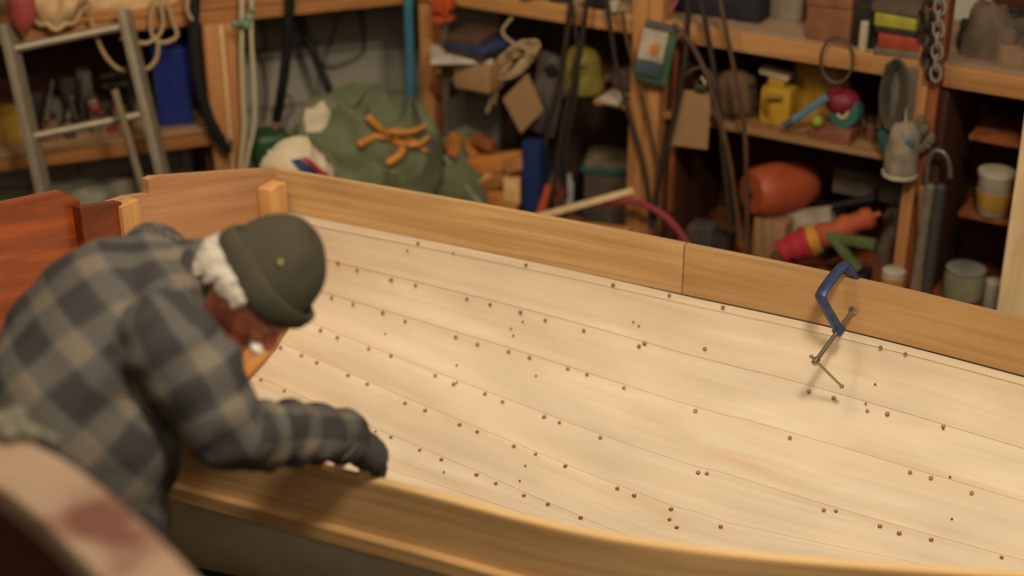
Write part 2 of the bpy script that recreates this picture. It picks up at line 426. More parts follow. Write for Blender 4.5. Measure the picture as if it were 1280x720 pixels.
boat = thing('wooden_boat', (0.6, 3.3, 0.0), 'open clinker-built rowing boat in pale new planking, man leaning over its side', 'boat')
NS = 130
ARC = [0]
for k in range(1, 161): ARC.append(ARC[-1]+(crv(Fc, 8*k/160)-crv(Fc, 8*(k-1)/160)).length)
def arc(s): k = s/8*160; i = min(159, int(k)); return ARC[i]+(ARC[i+1]-ARC[i])*(k-i)
inner = MB()
SMX = 7.7
for side in (0, 1):
    for k in range(8):
        def fn(u, v, k=k, side=side):
            s = u*SMX; se = seams(s); a, b_ = se[k], se[k+1]
            t = v; off = .002+.0028*max(0, t)
            ph = a+(b_-a)*t
            if side: ph = math.pi-ph
            return (hull(s, ph, off), (arc(s)+k*3.7+side*11, (k+t)*.15+k*2.3))
        inner.grid(fn, NS, 7, flip=bool(side))
        if k:      # upper plank stands proud of the lower, shaped to shade the seam
            def led(u, v, k=k, side=side):
                s = u*SMX; ph = seams(s)[k]; ph2 = math.pi-ph if side else ph
                return (hull(s, ph2, .002+.0028*(1-v)), (arc(s)+k*3.7, k*2.45+v*.01))
            inner.grid(led, NS, 1, flip=bool(side))
inner.build('hull_planking', W_SPRUCE, boat, recalc=False, angle=50)
outer = MB()
outer.grid(lambda u, v: (hull(u*SMX, v*math.pi, -.014), (arc(u*SMX), v*1.6)), NS, 40)
outer.build('outer_skin', plain('grey_primer', (184, 168, 136), .8, var=.14, scale=7), boat, label='grey primed outside planking')
def strake(pts, s0, s1, sgn, name, mat, ztop=0, zbot=-SH, t0=0, t1=.022, n=70, label=None):
    m = MB()
    def prof(s):
        p = crv(pts, s); t = (crv(pts, min(8, s+.02))-crv(pts, max(0, s-.02))); t.z = 0; t.normalize()
        o = V((t.y, -t.x, 0))*sgn
        return [p+o*t0+V((0, 0, ztop)), p+o*t1+V((0, 0, ztop)), p+o*t1+V((0, 0, zbot)), p+o*t0+V((0, 0, zbot))]
    vs = []; uv = []
    for i in range(n+1):
        s = s0+(s1-s0)*i/n; q = prof(s)+prof(s)
        vs += q; a = arc(s); uv += [(a, 0), (a, t1), (a, t1), (a, 0), (a, 5), (a, 3.0), (a, 3.16), (a, 5.16)]
    fs = []
    for i in range(n):
        a = i*8; c_ = a+8
        fs += [(a, a+1, c_+1, c_), (a+5, a+6, c_+6, c_+5), (a+2, a+3, c_+3, c_+2), (a+7, a+4, c_+4, c_+7)]
    fs += [(0, 1, 2, 3), tuple(n*8+k for k in (3, 2, 1, 0))]
    m.add(vs, fs, uv); return m.build(name, mat, boat, label=label, angle=30, recalc=False)
# scarf joint of the far sheer strake near s where px x = 855
sj = min((abs(proj(crv(Fc, k*.01))[0]-855), k*.01) for k in range(600))[1]
strake(Fc, 0, sj-.004, -1, 'sheer_strake', W_LARCH, label='far side sheer strake, stern length')
strake(Fc, sj+.004, 7.95, -1, 'sheer_strake', W_LARCH2, label='far side sheer strake, forward length')
strake(Nc, 0, 7.95, 1, 'sheer_strake', W_LARCH, ztop=-.004, label='near side sheer strake')
strake(Nc, 0, 7.95, 1, 'strake_edge', W_EDGE_LIT, ztop=0, zbot=-.004, t0=-.001, t1=.020, label='top edge of near side, painted paler as if lit')
strake(Nc, 0, 7.95, 1, 'rub_rail', W_LARCH2, ztop=-SH+.018, zbot=-SH-.016, t0=.014, t1=.046)
strake(Fc, 0, 7.95, -1, 'rub_rail', W_LARCH2, ztop=-SH+.018, zbot=-SH-.016, t0=.014, t1=.046)
k_ = MB(); k_.tube([hull(s*.2, math.pi/2)+V((0, 0, -.045)) for s in range(0, 36)], .035, seg=8); k_.build('keel', W_LARCH2, boat)
# rivets
def rivet(m, s, ph, sc=1.0):
    p = hull(s, ph, .008); n_ = hn(s, ph); Mx = frame(n_)
    sc *= .98; m.lathe([(.0062*sc, 0), (.0062*sc, .0012), (.0056*sc, .0020), (.0030*sc, .0022), (.0028*sc, .0040), (.0016*sc, .0048)], p, Mx, seg=12)
for k, (s, ph) in enumerate(rivets[:96]):
    m = MB(); rivet(m, s, ph, R.uniform(.85, 1.1)); o_ = m.build('rivet', M_COPPER, boat); o_.data.materials.append(M_COPPERL)
    for i_, pl in enumerate(o_.data.polygons):
        if i_ >= 36: pl.material_index = 1
m = MB()
for (px, py) in [(483,418),(489,350),(511,312),(568,315),(655,402),(643,420),(640,411),(572,480),(572,458),(1083,505),(1095,480),(1180,536),(793,402),(800,407),(671,471),(657,585),(650,604),(470,542),(555,593),(448,541),(1188,598),(1190,651)]:
    q = solve(px, py)
    if q: rivet(m, q[0], q[1], .55)
for (s, ph) in rivets[96:]: rivet(m, s, ph)
m.build('rivet', M_HOLE, boat, kind='stuff', label='small dull rivet stains and plugs')
# transom
TA, TB = V(Fc[0]), V(Nc[0]); TD = (TB-TA); TD.z = 0; TL = TD.length; TD.normalize(); TN = V((TD.y, -TD.x, 0))
if TN.x > 0: TN = -TN                        # outwards (aft)
def onT(px, py):
    d = ray(px, py); t = (TA.dot(TN))/d.dot(TN); p = V((d.x*t, d.y*t, CZ+d.z*t)); return ((p-TA).dot(TD), p.z)
def low(a0_, a1_, zc=.69):
    out = []
    for i in range(0, 61):
        ph = math.pi*i/60; p = hull(0, ph); a = (p-TA).dot(TD)
        if a0_ <= a <= a1_: out.append((a, p.z-.012))
    return out
top1 = [onT(345, 212), onT(262, 215), onT(190, 221), onT(185, 226)]
a185 = onT(185, 226)[0]
def tz(a, pts):
    for (x0, z0), (x1, z1) in zip(pts, pts[1:]):
        if x0 <= a <= x1: return z0+(z1-z0)*(a-x0)/(x1-x0)
    return pts[-1][1]
lowp = [(p-TA).dot(TD) for p in ()]
allow = [((hull(0, math.pi*i/80)-TA).dot(TD), hull(0, math.pi*i/80).z-.014) for i in range(81)]
def lowz(a): return tz(a, sorted(allow))
def panel(a0_, a1_, tops, name, mat, th=.024, back=0, label=None, zb=None):
    A = [a0_+(a1_-a0_)*i/14 for i in range(15)]
    poly = [(a, zb if zb is not None else lowz(a)) for a in A]+[(a, z) for a, z in tops[::-1]]
    m = MB(); m.prism(poly, TA*1.0+V((0, 0, -TA.z))+TN*(.0+back), TD, V((0, 0, 1)), th if TD.cross(V((0, 0, 1))).dot(TN) > 0 else -th)
    return m.build(name, mat, boat, smooth=False, label=label)
a90, a78 = onT(90, 257)[0], onT(78, 241)[0]
panel(-.015, a185, [(-.015, .85), onT(262, 216), onT(192, 221), (a185, onT(187, 224)[1])], 'transom_panel', W_TRAN, label='light brown transom shoulder')
panel(a185, a90-.03, [(a185, onT(185, 243)[1]), onT(160, 246), (a90-.03, onT(90, 258)[1]-.03)], 'transom_panel', W_TRAN)
panel(onT(142, 250)[0], a90, [onT(142, 250), onT(90, 258)], 'sculling_notch_pad', W_MAHOGD, th=-.03, back=0, zb=.80, label='dark red pad in the dip of the transom')
panel(a90-.03, TL+.015, [(a90-.03, onT(88, 257)[1]), (a78, onT(76, 240)[1]), onT(0, 255), (onT(0, 255)[0]+.08, 1.12), (TL+.015, .86)], 'transom_panel', W_MAHOG, label='red varnished transom shoulder')
m = MB(); pa, pb = onT(160, 247), onT(137, 250)
cx_ = (pa[0]+pb[0])/2; m.box(TA*1+TD*cx_+V((0, 0, (pa[1]-.30)-TA.z+.005+.15))-TN*.022, (abs(pb[0]-pa[0]), .044, .30), rz(math.atan2(TD.y, TD.x)), .004)
m.build('transom_post', W_BLOCK, boat, label='pale vertical block on the transom')
# quarter block in the corner and curved stern frame along the hull
m = MB(); qc = TA+TD*.065-TN*.03; m.box(V((qc.x, qc.y, .725)), (.085, .055, .20), rz(math.atan2(TD.y, TD.x)), .005); m.build('corner_block', W_BLOCK, boat)
m = MB()
def fr(u, v):
    ph = .12+u*(math.pi-.24); a = 2*math.pi*v
    w_ = .034; h_ = .03; c = hull(.10, ph, .028)
    n_ = hn(.10, ph); ax = (crv(Fc, .5)-crv(Fc, 0)).normalized()
    q = lambda z: math.copysign(abs(z)**.5, z)
    return (c+ax*w_*q(math.cos(a))+n_*h_*q(math.sin(a)), (u*2, v*.2))
m.grid(fr, 60, 16); m.build('stern_frame', wood('oak_frame', (176, 116, 58), (206, 150, 86), uv=True, gs=(3, 20, 1)), boat)
for s_ in (1.5, 5.2):
    kp = hull(s_, math.pi/2); kp = V((kp.x, kp.y, 0))
    m = MB(); hgt = hull(s_, math.pi/2).z-.085
    m.box(V((kp.x, kp.y, hgt/2)), (.22, .4, hgt), rz(-.5), .006)
    m.build('keel_block', W_POSTD, label='wooden block on the floor under the boat keel near the %s' % ('stern' if s_ < 2 else 'bow'), cat='support block')

# ------------------------------------------------------------------ C clamp on the far strake
sc_ = min((abs(proj(crv(Fc, k*.01)-V((0, 0, .05)))[0]-1068), k*.01) for k in range(600))[1]
cp = crv(Fc, sc_); tg = (crv(Fc, sc_+.05)-crv(Fc, sc_-.05)).normalized(); ni = V((tg.y, -tg.x, 0))
if ni.y > 0: ni = -ni
axd = (ni*.86-tg*.2+V((0, 0, -.46))).normalized()
Q = cp+V((0, 0, -.092)); offv = -tg*.045+V((0, 0, .112))+ni*.05; offv -= axd*offv.dot(axd)
clamp = thing('c_clamp', Q, 'blue steel screw clamp gripping the far top plank of the boat', 'clamp')
m = MB(); jaw = Q-axd*.050; nut = Q+axd*.080
path = [jaw, jaw+offv*.5-axd*.004, jaw+offv*.92, jaw+offv*1.04+axd*.010, jaw.lerp(nut, .5)+offv*1.08, nut+offv*1.06-axd*.010, nut+offv*.96+axd*.002, nut+offv*.5+axd*.002, nut]
pth = cat_rom(path, 6); m.tube(pth, [.019]*len(pth), seg=10, flat=.55, up=offv.cross(axd))
m.lathe([(.013, -.002), (.016, 0), (.016, .026), (.011, .028)], jaw, frame(axd))
m.lathe([(.013, -.014), (.0155, -.012), (.0155, .012), (.013, .014)], nut, frame(axd))
m.build('frame', plain('blue_enamel', (60, 72, 104), .4, .3, .25, 40), clamp)
m = MB(); m.tube([Q+axd*.012, Q+axd*.205], .0068, seg=12); 
for k in range(26): m.lathe([(.0058, 0), (.0070, .0012), (.0058, .0024)], Q+axd*(.02+k*.0045), frame(axd), seg=10)
m.build('screw', M_STEEL, clamp)
m = MB(); m.lathe([(.013, .001), (.014, .004), (.009, .010), (.006, .014)], Q, frame(axd)); m.build('swivel_pad', M_STEEL, clamp)
he = Q+axd*.202; hd = (V((.46, .1, -.50))).normalized()
m = MB(); m.lathe([(.007, -.012), (.010, -.009), (.010, .009), (.007, .012)], he, frame(axd)); m.build('screw_head', M_STEEL, clamp)
m = MB(); m.tube([he-hd*.022, he+hd*.125], .0042, seg=8); m.ell(he-hd*.022, .006, seg=10, rings=6); m.ell(he+hd*.125, .007, seg=10, rings=6); m.build('handle', M_STEEL, clamp)

# ------------------------------------------------------------------ the other boat's gunwale in the foreground
gp = [(-260, 470), (-120, 515), (0, 572), (60, 606), (125, 662), (180, 718), (235, 790), (270, 880)]
gz = 1.42
def gcurve(): return cat_rom([P(x, y, gz) for x, y in gp], 8)
gc = gcurve(); ob = thing('wooden_boat', V((gc[0].x, gc[0].y, 0)), 'curved dusty gunwale of a second dark red boat close to the camera', 'boat')
m = MB(); vs = []; uv = []; fs = []; n = len(gc)
def gside(i):
    t = gc[min(i+1, n-1)]-gc[max(0, i-1)]; t.z = 0; t.normalize(); return V((-t.y, t.x, 0))   # towards the far side
for i, p in enumerate(gc):
    o = gside(i); w_ = .058
    ring = [p+o*w_+V((0, 0, -.004)), p+o*w_*.9+V((0, 0, .003)), p-o*w_*.9+V((0, 0, .003)), p-o*w_+V((0, 0, -.004)), p-o*w_+V((0, 0, -.04)), p+o*w_+V((0, 0, -.04))]
    vs += ring; uv += [(i*.06, k*.03) for k in range(6)]
for i in range(n-1):
    for k in range(6): fs.append((i*6+k, i*6+(k+1) % 6, (i+1)*6+(k+1) % 6, (i+1)*6+k))
fs += [(0, 1, 2, 3, 4, 5), tuple((n-1)*6+k for k in range(5, -1, -1))]
def cap_mat():
    m_, t, bb = nt('worn_cap'); nn = t.nodes; l = t.links
    tc = nn.new('ShaderNodeTexCoord'); no = nn.new('ShaderNodeTexNoise'); no.inputs['Scale'].default_value = 5.5; no.inputs['Detail'].default_value = 5
    l.new(tc.outputs['Object'], no.inputs['Vector']); cr = nn.new('ShaderNodeValToRGB')
    e = cr.color_ramp.elements; e[0].position = .34; e[0].color = lin((100, 58, 40)); e[1].position = .44; e[1].color = lin((142, 114, 88))
    x = e.new(.7); x.color = lin((154, 126, 98))
    l.new(no.outputs['Fac'], cr.inputs['Fac']); l.new(cr.outputs['Color'], bb.inputs['Base Color']); bb.inputs['Roughness'].default_value = .7
    return m_
m.add(vs, fs, uv); m.build('cap_rail', cap_mat(), ob)
m = MB()
def sd(u, v):
    i = min(n-1, int(u*(n-1)+.5)); p = gc[i]; o = gside(i)
    return p-o*(.035+.10*v*v-.12*v)+V((0, 0, -.04-.55*v))
m.grid(sd, n-1, 8); m.grid(lambda u, v: sd(u, v)+gside(min(n-1, int(u*(n-1)+.5)))*.02, n-1, 8, flip=True)
m.build('hull_side', plain('dark_red_paint', (92, 38, 26), .5, var=.2, scale=4), ob, recalc=False)
m = MB(); kk = [sd(i/(n-1), 1)+V((0, 0, -.02)) for i in range(n)]; m.tube(kk, .03, seg=8); m.build('bilge_rail', W_POSTD, ob)
for i in (6, n-16):
    q = kk[i]; m = MB(); m.box(V((q.x, q.y, (q.z-.02)/2)), (.09, .09, q.z-.02), rz(.5), .004); m.build('support_leg', W_POSTD, ob)
m = MB(); q = P(18, 527, gz+.04); fit = thing('rope_fitting', P(26, 545, gz+.003), 'pale tied cord lump on the gunwale of the nearest boat', 'rope')
c0 = P(26, 545, gz+.003)
for k, (dx, dy, dz, r_) in enumerate([(-.03, .0, .022, .020), (-.01, .014, .026, .018), (.012, -.006, .018, .016), (.03, -.012, .012, .012), (-.012, -.016, .014, .014)]):
    m.ell(c0+V((dx, dy, dz)), (r_*1.2, r_, r_), seg=14, rings=8)
m.jitter(.006, 40, 2); m.build('knot', plain('cord_grey', (112, 106, 84), .8, var=.3, scale=60), fit)
m = MB(); m.tube(cat_rom([c0+V((.03, -.012, .01)), c0+V((.05, -.02, .012)), c0+V((.07, -.03, .006))], 5), .007, seg=8); m.build('cord_tail', plain('cord_grey', (112, 106, 84)), fit)

# ------------------------------------------------------------------ the man
pel = V((-1.02, 2.64, .955))
man = thing('person', V((-.93, 2.66, 0)), 'man in plaid shirt and green knit cap bending over the boat side', 'person')
SR, SL = V((-.665, 2.615, 1.325)), V((-.775, 3.0, 1.315))
EL = V((-.555, 2.56, 1.135)); WR = PD(424, 543, 3.27)
EL2, WR2 = V((-.77, 3.1, 1.06)), V((-.74, 3.08, .93))
neck0 = V((-.665, 2.82, 1.345))
Ah = V((.84, .03, .54)).normalized(); Fh = V((.5, -.30, -.76)); Fh = (Fh-Ah*Fh.dot(Ah)).normalized(); Sh = Fh.cross(Ah)   # Sh: his right
HB = PD(330, 354, 3.10)
HM = Matrix((Sh, Fh, Ah)).transposed()
def H(x, y, z): return HB+HM@V((x, y, z))
skin = plain('skin', (206, 118, 90), .55, var=.14, scale=30)
body = MB()
body.ell(H(0, -.012, .02), (.078, .100, .095), HM)                    # skull
body.ell(H(0, .035, -.055), (.058, .062, .070), HM)                   # face
body.ell(H(0, .055, -.105), (.038, .036, .030), HM)                   # chin
body.ell(H(0, .088, -.020), (.050, .022, .016), HM)                   # brow
body.ell(H(.030, .070, -.055), (.024, .026, .022), HM); body.ell(H(-.030, .070, -.055), (.024, .026, .022), HM)   # cheeks
body.tube([H(0, .088, -.022), H(0, .104, -.045), H(0, .116, -.062)], [.010, .012, .015], seg=10); body.ell(H(0, .112, -.062), .015, seg=12)
for sx in (1, -1):
    body.ell(H(sx*.012, .103, -.064), .010, seg=10)
    body.ell(H(sx*.080, -.005, -.045), (.010, .021, .034), HM, seg=14); body.ell(H(sx*.088, -.015, -.035), (.008, .012, .022), HM, seg=12)
body.ell(H(0, .093, -.086), (.022, .010, .006), HM); body.ell(H(0, .089, -.096), (.020, .010, .006), HM)       # lips
def limb(m, pts, rs, n=6, flat=1.0, up=None):
    q = cat_rom(pts, n); rr = cat_rom([V((r, 0, 0)) for r in rs], n)
    m.tube(q, [x.x for x in rr], seg=18, flat=flat, up=up)
    m.ell(pts[0], rs[0]*(.98 if flat == 1 else min(1, flat)), seg=14, rings=10); m.ell(pts[-1], rs[-1]*(.98 if flat == 1 else min(1, flat)), seg=14, rings=10)
limb(body, [H(0, -.03, -.02), H(0, -.025, -.10), neck0+V((.03, 0, 0)), neck0+V((-.10, -.01, -.04))], [.062, .060, .066, .075])
spine = [pel, V((-.96, 2.64, 1.10)), V((-.88, 2.73, 1.23)), V((-.76, 2.80, 1.315)), neck0]
shx = (SR-SL).normalized()
limb(body, spine, [.13, .125, .14, .13, .05], flat=.72, up=shx)
limb(body, [SR, EL, WR], [.055, .045, .028]); limb(body, [SL, EL2, WR2], [.055, .045, .028])
HIPR, HIPL = pel+V((.0, -.10, -.03)), pel+V((-.02, .10, -.03))
for hp, kn, an in ((HIPR, V((-.86, 2.55, .50)), V((-.93, 2.53, .09))), (HIPL, V((-.92, 2.79, .50)), V((-1.02, 2.80, .09)))):
    limb(body, [hp, kn, an], [.085, .06, .04]); body.ell(an+V((.08, .0, -.05)), (.12, .04, .035), seg=14)
# hands: the right one over the gunwale, the left on it behind the sleeve
def hand(m, wrist, pdir, pn, side, curl, sc=1.0, th=1.0):
    pdir = pdir.normalized(); pn = (pn-pdir*pn.dot(pdir)).normalized(); lat = pdir.cross(pn)*side
    m.tube([wrist-pdir*.015, wrist+pdir*.03, wrist+pdir*.065, wrist+pdir*.09], [.026*th, .034*th, .041*th, .038*th], seg=16, flat=.5 if th < 1.3 else .66, up=lat)
    m.ell(wrist+pdir*.088, (.015, .036, .014), Matrix((pdir, lat, pn)).transposed(), seg=14)
    for k, (lt, L) in enumerate(((.030, .072), (.010, .080), (-.011, .074), (-.030, .058))):
        p0 = wrist+pdir*.088+lat*lt; a = 0; pts = [p0]; d = pdir.copy(); seglen = (L*.45, L*.32, L*.27)
        for q in range(3):
            a += curl[q]+k*.05; dd = pdir*math.cos(a)-pn*math.sin(a); pts.append(pts[-1]+dd*seglen[q]*sc)
        m.tube(cat_rom(pts, 4), [.0098*th-(.0022*i/12) for i in range(13)], seg=10); m.ell(pts[-1], .0077*th, seg=10); m.ell(pts[0], .010*th, seg=10)
    t0 = wrist+pdir*.03+lat*.030; pts = [t0, t0+pdir*.024+lat*.022-pn*.008, t0+pdir*.05+lat*.026-pn*.02, t0+pdir*.072+lat*.018-pn*.032]
    m.tube(cat_rom(pts, 4), [.013*th-(.004*i/12) for i in range(13)], seg=10); m.ell(pts[-1], .009*th, seg=10)
HPD = (PD(474, 574, 3.40)-WR).normalized()
gl = MB(); hand(gl, WR+HPD*.034, HPD, V((.25, .1, 1)), -1, (.2, .35, .3), sc=1.0, th=1.6)
hand(body, WR+HPD*.034, HPD, V((.25, .1, 1)), -1, (.25, .4, .35), th=1.0)
HPD2 = V((.5, .2, -.6)); hand(body, WR2, HPD2, V((.6, 0, .8)), 1, (.4, .4, .3))
bd = fuse(body, .006, 3); bd.build('body', skin, man, angle=180, recalc=False)
glf = fuse(gl, .004, 2); glf.build('glove', plain('grey_glove', (62, 58, 58), .9, var=.2, scale=50), man, angle=180, recalc=False)
# eyes
for sx in (1, -1):
    m = MB(); m.ell(H(sx*.031, .082, -.036), .0095, seg=14); m.build('eye', M_WHITE, man)
    m = MB(); m.ell(H(sx*.031, .0895, -.039), .0045, seg=10); m.build('iris', plain('iris_brown', (50, 34, 24), .3), man)
# shirt
sh = MB()
SPc = [pel+V((0.055, 0, -.10)), pel+V((.02, 0, .03)), V((-.95, 2.62, 1.09)), V((-.885, 2.71, 1.215)), V((-.785, 2.79, 1.295)), V((-.70, 2.815, 1.325))]
limb(sh, SPc, [.235, .22, .21, .215, .205, .10], flat=.74, up=shx)
limb(sh, [SL.lerp(SR, .05), (SL+SR)/2+V((-.02, 0, .012)), SR.lerp(SL, .05)], [.078, .095, .078])
limb(sh, [SR+V((-.02, .02, -.01)), SR.lerp(EL, .5)+V((0, 0, .0)), EL, EL.lerp(WR, .55), WR+HPD*.012], [.098, .094, .080, .068, .056])
limb(sh, [SL, EL2, WR2], [.08, .065, .05])
limb(sh, [neck0+V((-.06, -.005, -.015)), neck0+V((-.005, 0, .0)), neck0+V((.03, 0, .004))], [.086, .082, .080])
sh.ell(pel+V((.17, -.06, -.03)), (.15, .17, .19), None); sh.ell(pel+V((.20, -.02, .12)), (.16, .17, .17))
def wrk(p):
    a = noise.noise(p*9)*.010+noise.noise(V((p.x*16, p.y*10, p.z*16))+V((3, 0, 0)))*.006
    # folds across the sleeve
    d = WR-EL; t = (p-EL).dot(d)/d.length_squared; dist = (p-(EL+d*max(0, min(1, t)))).length
    if dist < .10 and t > .2: a += math.sin(t*26+noise.noise(p*14)*3)*.0045
    d = EL-SR; t2 = (p-SR).dot(d)/d.length_squared; dist = (p-(SR+d*max(0, min(1, t2)))).length
    if dist < .12: a += math.sin(t2*17+noise.noise(p*12)*3)*.004
    return a
sf = fuse(sh, .009, 8, wrk)
def bone_uv(p):
    best = None
    chains = [(SPc, .20, 0, 1.05), ([SR, EL, WR], .09, 3.03, 1.0), ([SL, EL2, WR2], .09, 6.05, 1.0)]
    for ci, (ch, rad, uo, wgt) in enumerate(chains):
        L = 0
        for a, b_ in zip(ch, ch[1:]):
            d = b_-a; t = max(0, min(1, (p-a).dot(d)/d.length_squared)); q = a+d*t; ds = (p-q).length/rad*wgt
            if best is None or ds < best[0]:
                fr_ = frame(d, shx if ci == 0 else V((0, 0, 1))); r = p-q
                best = (ds, uo+L+d.length*t, ci, math.atan2(r.dot(fr_.col[1]), r.dot(fr_.col[0])))
            L += d.length
    if best[2] == 0:
        return (best[1], best[3]*.19+.02)
    return (best[1], best[3]*.085)
# torso plaid runs along the body's own axes
spd = (SPc[3]-SPc[1]).normalized()
AXD = (neck0-V((-.04, 0, .06))-pel).normalized(); AXC = V((-.25, -.85, .5)); AXC = (AXC-AXD*AXC.dot(AXD)).normalized(); AXS = AXD.cross(AXC)
def shirt_uv(p):
    u, v = bone_uv(p)
    if u < 3:
        r = p-pel; return (r.dot(AXD)+3, math.atan2(r.dot(AXS), r.dot(AXC))*.21+2)
    return (u, v)
sf.uv = [shirt_uv(p) for p in sf.v]
shirt = sf.build('plaid_shirt', plaid(), man, angle=180, recalc=False, label='grey and tan plaid flannel overshirt')
# collar and cuff
m = MB()
cc0 = neck0+V((.018, 0, .002)); cax = (H(0, -.03, -.08)-neck0).normalized(); fx = frame(cax, shx)
def col(u, v):
    a = 2*math.pi*u; r = .082+.012*math.sin(v*math.pi); z = -.02+.055*v*(1+.2*math.sin(a*2))
    return (cc0+fx@V((math.cos(a)*r*1.0, math.sin(a)*r*.95, z)), (z+.2, a*.08))
m.grid(col, 36, 6); m.grid(lambda u, v: (cc0+fx@V((math.cos(2*math.pi*u)*.078, math.sin(2*math.pi*u)*.074, -.02+.055*v)), (.2, u)), 36, 3, flip=True)
m.build('collar', shirt.data.materials[0], man, recalc=False)
m = MB(); cf = frame(HPD); m.lathe([(.052, -.012), (.062, -.012), (.060, .016), (.057, .024), (.050, .022), (.050, -.012)], WR+HPD*.012, cf)
m.uv = [((p-WR).dot(HPD)+.2, math.atan2((p-WR).dot(cf.col[0]), (p-WR).dot(cf.col[1]))*.05) for p in m.v]
m.build('cuff', shirt.data.materials[0], man)
# trousers and boots
m = MB()
limb(m, [HIPR+V((0, 0, .03)), V((-.86, 2.55, .50)), V((-.93, 2.53, .10))], [.13, .088, .072]); limb(m, [HIPL+V((0, 0, .03)), V((-.92, 2.79, .50)), V((-1.02, 2.80, .10))], [.13, .088, .072])
m.ell(pel+V((-.02, 0, -.03)), (.13, .17, .12)); tr = fuse(m, .01, 5, lambda p: noise.noise(p*10)*.008); tr.build('trousers', plain('dark_denim', (44, 42, 46), .9), man, angle=180, recalc=False)
for an in (V((-.93, 2.53, .09)), V((-1.02, 2.80, .09))):
    m = MB(); m.ell(an+V((.09, 0, -.045)), (.14, .052, .044), p=.8); m.tube([an+V((0, 0, -.05)), an+V((0, 0, .04))], .055, seg=16); m.box(an+V((.075, 0, -.08)), (.29, .10, .02), None, .008)
    f_ = fuse(m, .006, 3); f_.build('boot', plain('boot_leather', (58, 40, 26), .6), man, angle=180, recalc=False)
# knitted cap: cuff and crown
cap = plain('x', (0, 0, 0)); cap = knit('olive_knit', (88, 82, 64))
def capf(u, v):
    a = 2*math.pi*u; ph = v*math.pi/2
    rx, ry, rz_ = .090, .112, .150
    z = math.sin(ph)**.95*rz_; cs = math.cos(ph)**.74
    lump = (1-.10*v**2)*1+.04*math.sin(a*3+v*4)*math.sin(ph*2)+.02*noise.noise(V((math.cos(a)*2, math.sin(a)*2, v*3)))
    x = math.cos(a)*rx*cs*lump; y = math.sin(a)*ry*cs*lump-.03*v**1.5-.01
    z += .012*noise.noise(V((x*14, y*14, 1)))*math.sin(ph)
    return (H(x, y, z-.004), (a*34/6.283*2.2, v*3))
m = MB(); m.grid(capf, 72, 28); m.build('beanie', cap, man, angle=180)
beanie = [o for o in C.objects if o.name.startswith('beanie')][0]
def cuff(u, v):
    a = 2*math.pi*u; t = v*2*math.pi; w_ = .028+.004*math.sin(a*2+1)
    px_ = math.cos(a)*(.094+.008*math.cos(t)+.003*math.sin(a*5)); py_ = math.sin(a)*(.117+.008*math.cos(t)+.004*math.sin(a*4))-.008
    z = .012+w_*math.sin(t)+.010*math.sin(a)-.004*math.sin(a*3)
    return (H(px_, py_, z), (a*34/6.283*2.2, v*2))
m = MB(); m.grid(cuff, 72, 14); m.build('cuff_fold', cap, beanie, angle=180)
m = MB(); m.box(H(.082, -.016, .082), (.006, .010, .020), frame(H(1, 0, .35)-H(0, 0, 0)), .002); m.build('cap_tag', plain('tag_tan', (190, 160, 100)), beanie)
# white hair round the back and sides, beard
hair = plain('white_hair', (184, 172, 152), .85, var=.3, scale=70, bump=.4)
m = MB(); RR = random.Random(3)
for k in range(120):
    a = RR.uniform(math.radians(-12), math.radians(192))      # back half, 90deg = nape
    sx, cy = math.cos(a), -math.sin(a)
    if cy > .25: continue
    z0 = RR.uniform(-.02, .0); L = RR.uniform(.035, .055)+.035*max(0, -cy)
    p0 = H(sx*.082, cy*.104-.012, z0); p2 = H(sx*(.088+RR.uniform(-.004, .012)), cy*.118-.012, z0-L); p1 = (p0+p2)/2+(p2-H(0, -.012, z0-L)).normalized()*.008
    m.tube([p0, p1, p2], [.010, .011, .004], seg=7)
    m.ell(p1, .010, seg=8, rings=6)
hf = fuse(m, .0045, 5, lambda p: noise.noise(p*90)*.003); hf.build('hair', hair, man, angle=180, recalc=False)
m = MB()
for k in range(26):
    a = RR.uniform(-.9, .9); p0 = H(math.sin(a)*.034, .094*math.cos(a*.6), -.078+RR.uniform(-.004, .004)); m.ell(p0, RR.uniform(.007, .010), seg=8, rings=6)
m.ell(H(.020, .103, -.080), (.020, .018, .013), HM); m.ell(H(-.022, .100, -.082), (.014, .014, .010), HM); fuse(m, .004, 1, lambda p: noise.noise(p*120)*.002).build('moustache', plain('white_beard', (232, 220, 196), .85), man, angle=180, recalc=False)
# pale wood wedges on the gunwale by the hand
wm = wood('fresh_shaving', (228, 196, 146), (246, 222, 180), yaw=.3)
for (px, py, lb) in ((425, 579, 'curled pale wood shaving on the gunwale under the wrist'), (455, 589, 'curled pale wood shaving on the gunwale just left of the gloved fingers'), (398, 573, 'small pale wood shaving on the gunwale below the sleeve')):
    r_ = .014 if px > 400 else .009; c = P(px, py+7, .851); m = MB()
    pts = [c+V((math.cos(t*.55)*r_*(1-t*.03), (t-7)*.0016, r_+math.sin(t*.55)*r_*(1-t*.03))) for t in range(15)]
    nn_ = len(pts); vs = []
    for p in pts: vs += [p+V((0, -.012, 0)), p+V((0, .012, 0)), p+V((0, .012, .0015)), p+V((0, -.012, .0015))]
    m.add(vs, [(i*4+k, i*4+(k+1) % 4, i*4+4+(k+1) % 4, i*4+4+k) for i in range(nn_-1) for k in range(4)]+[(0, 1, 2, 3), tuple(nn_*4-4+k for k in (3, 2, 1, 0))])
    m.build('wood_shaving', wm, label=lb, cat='wood shaving', group='shavings by the glove')
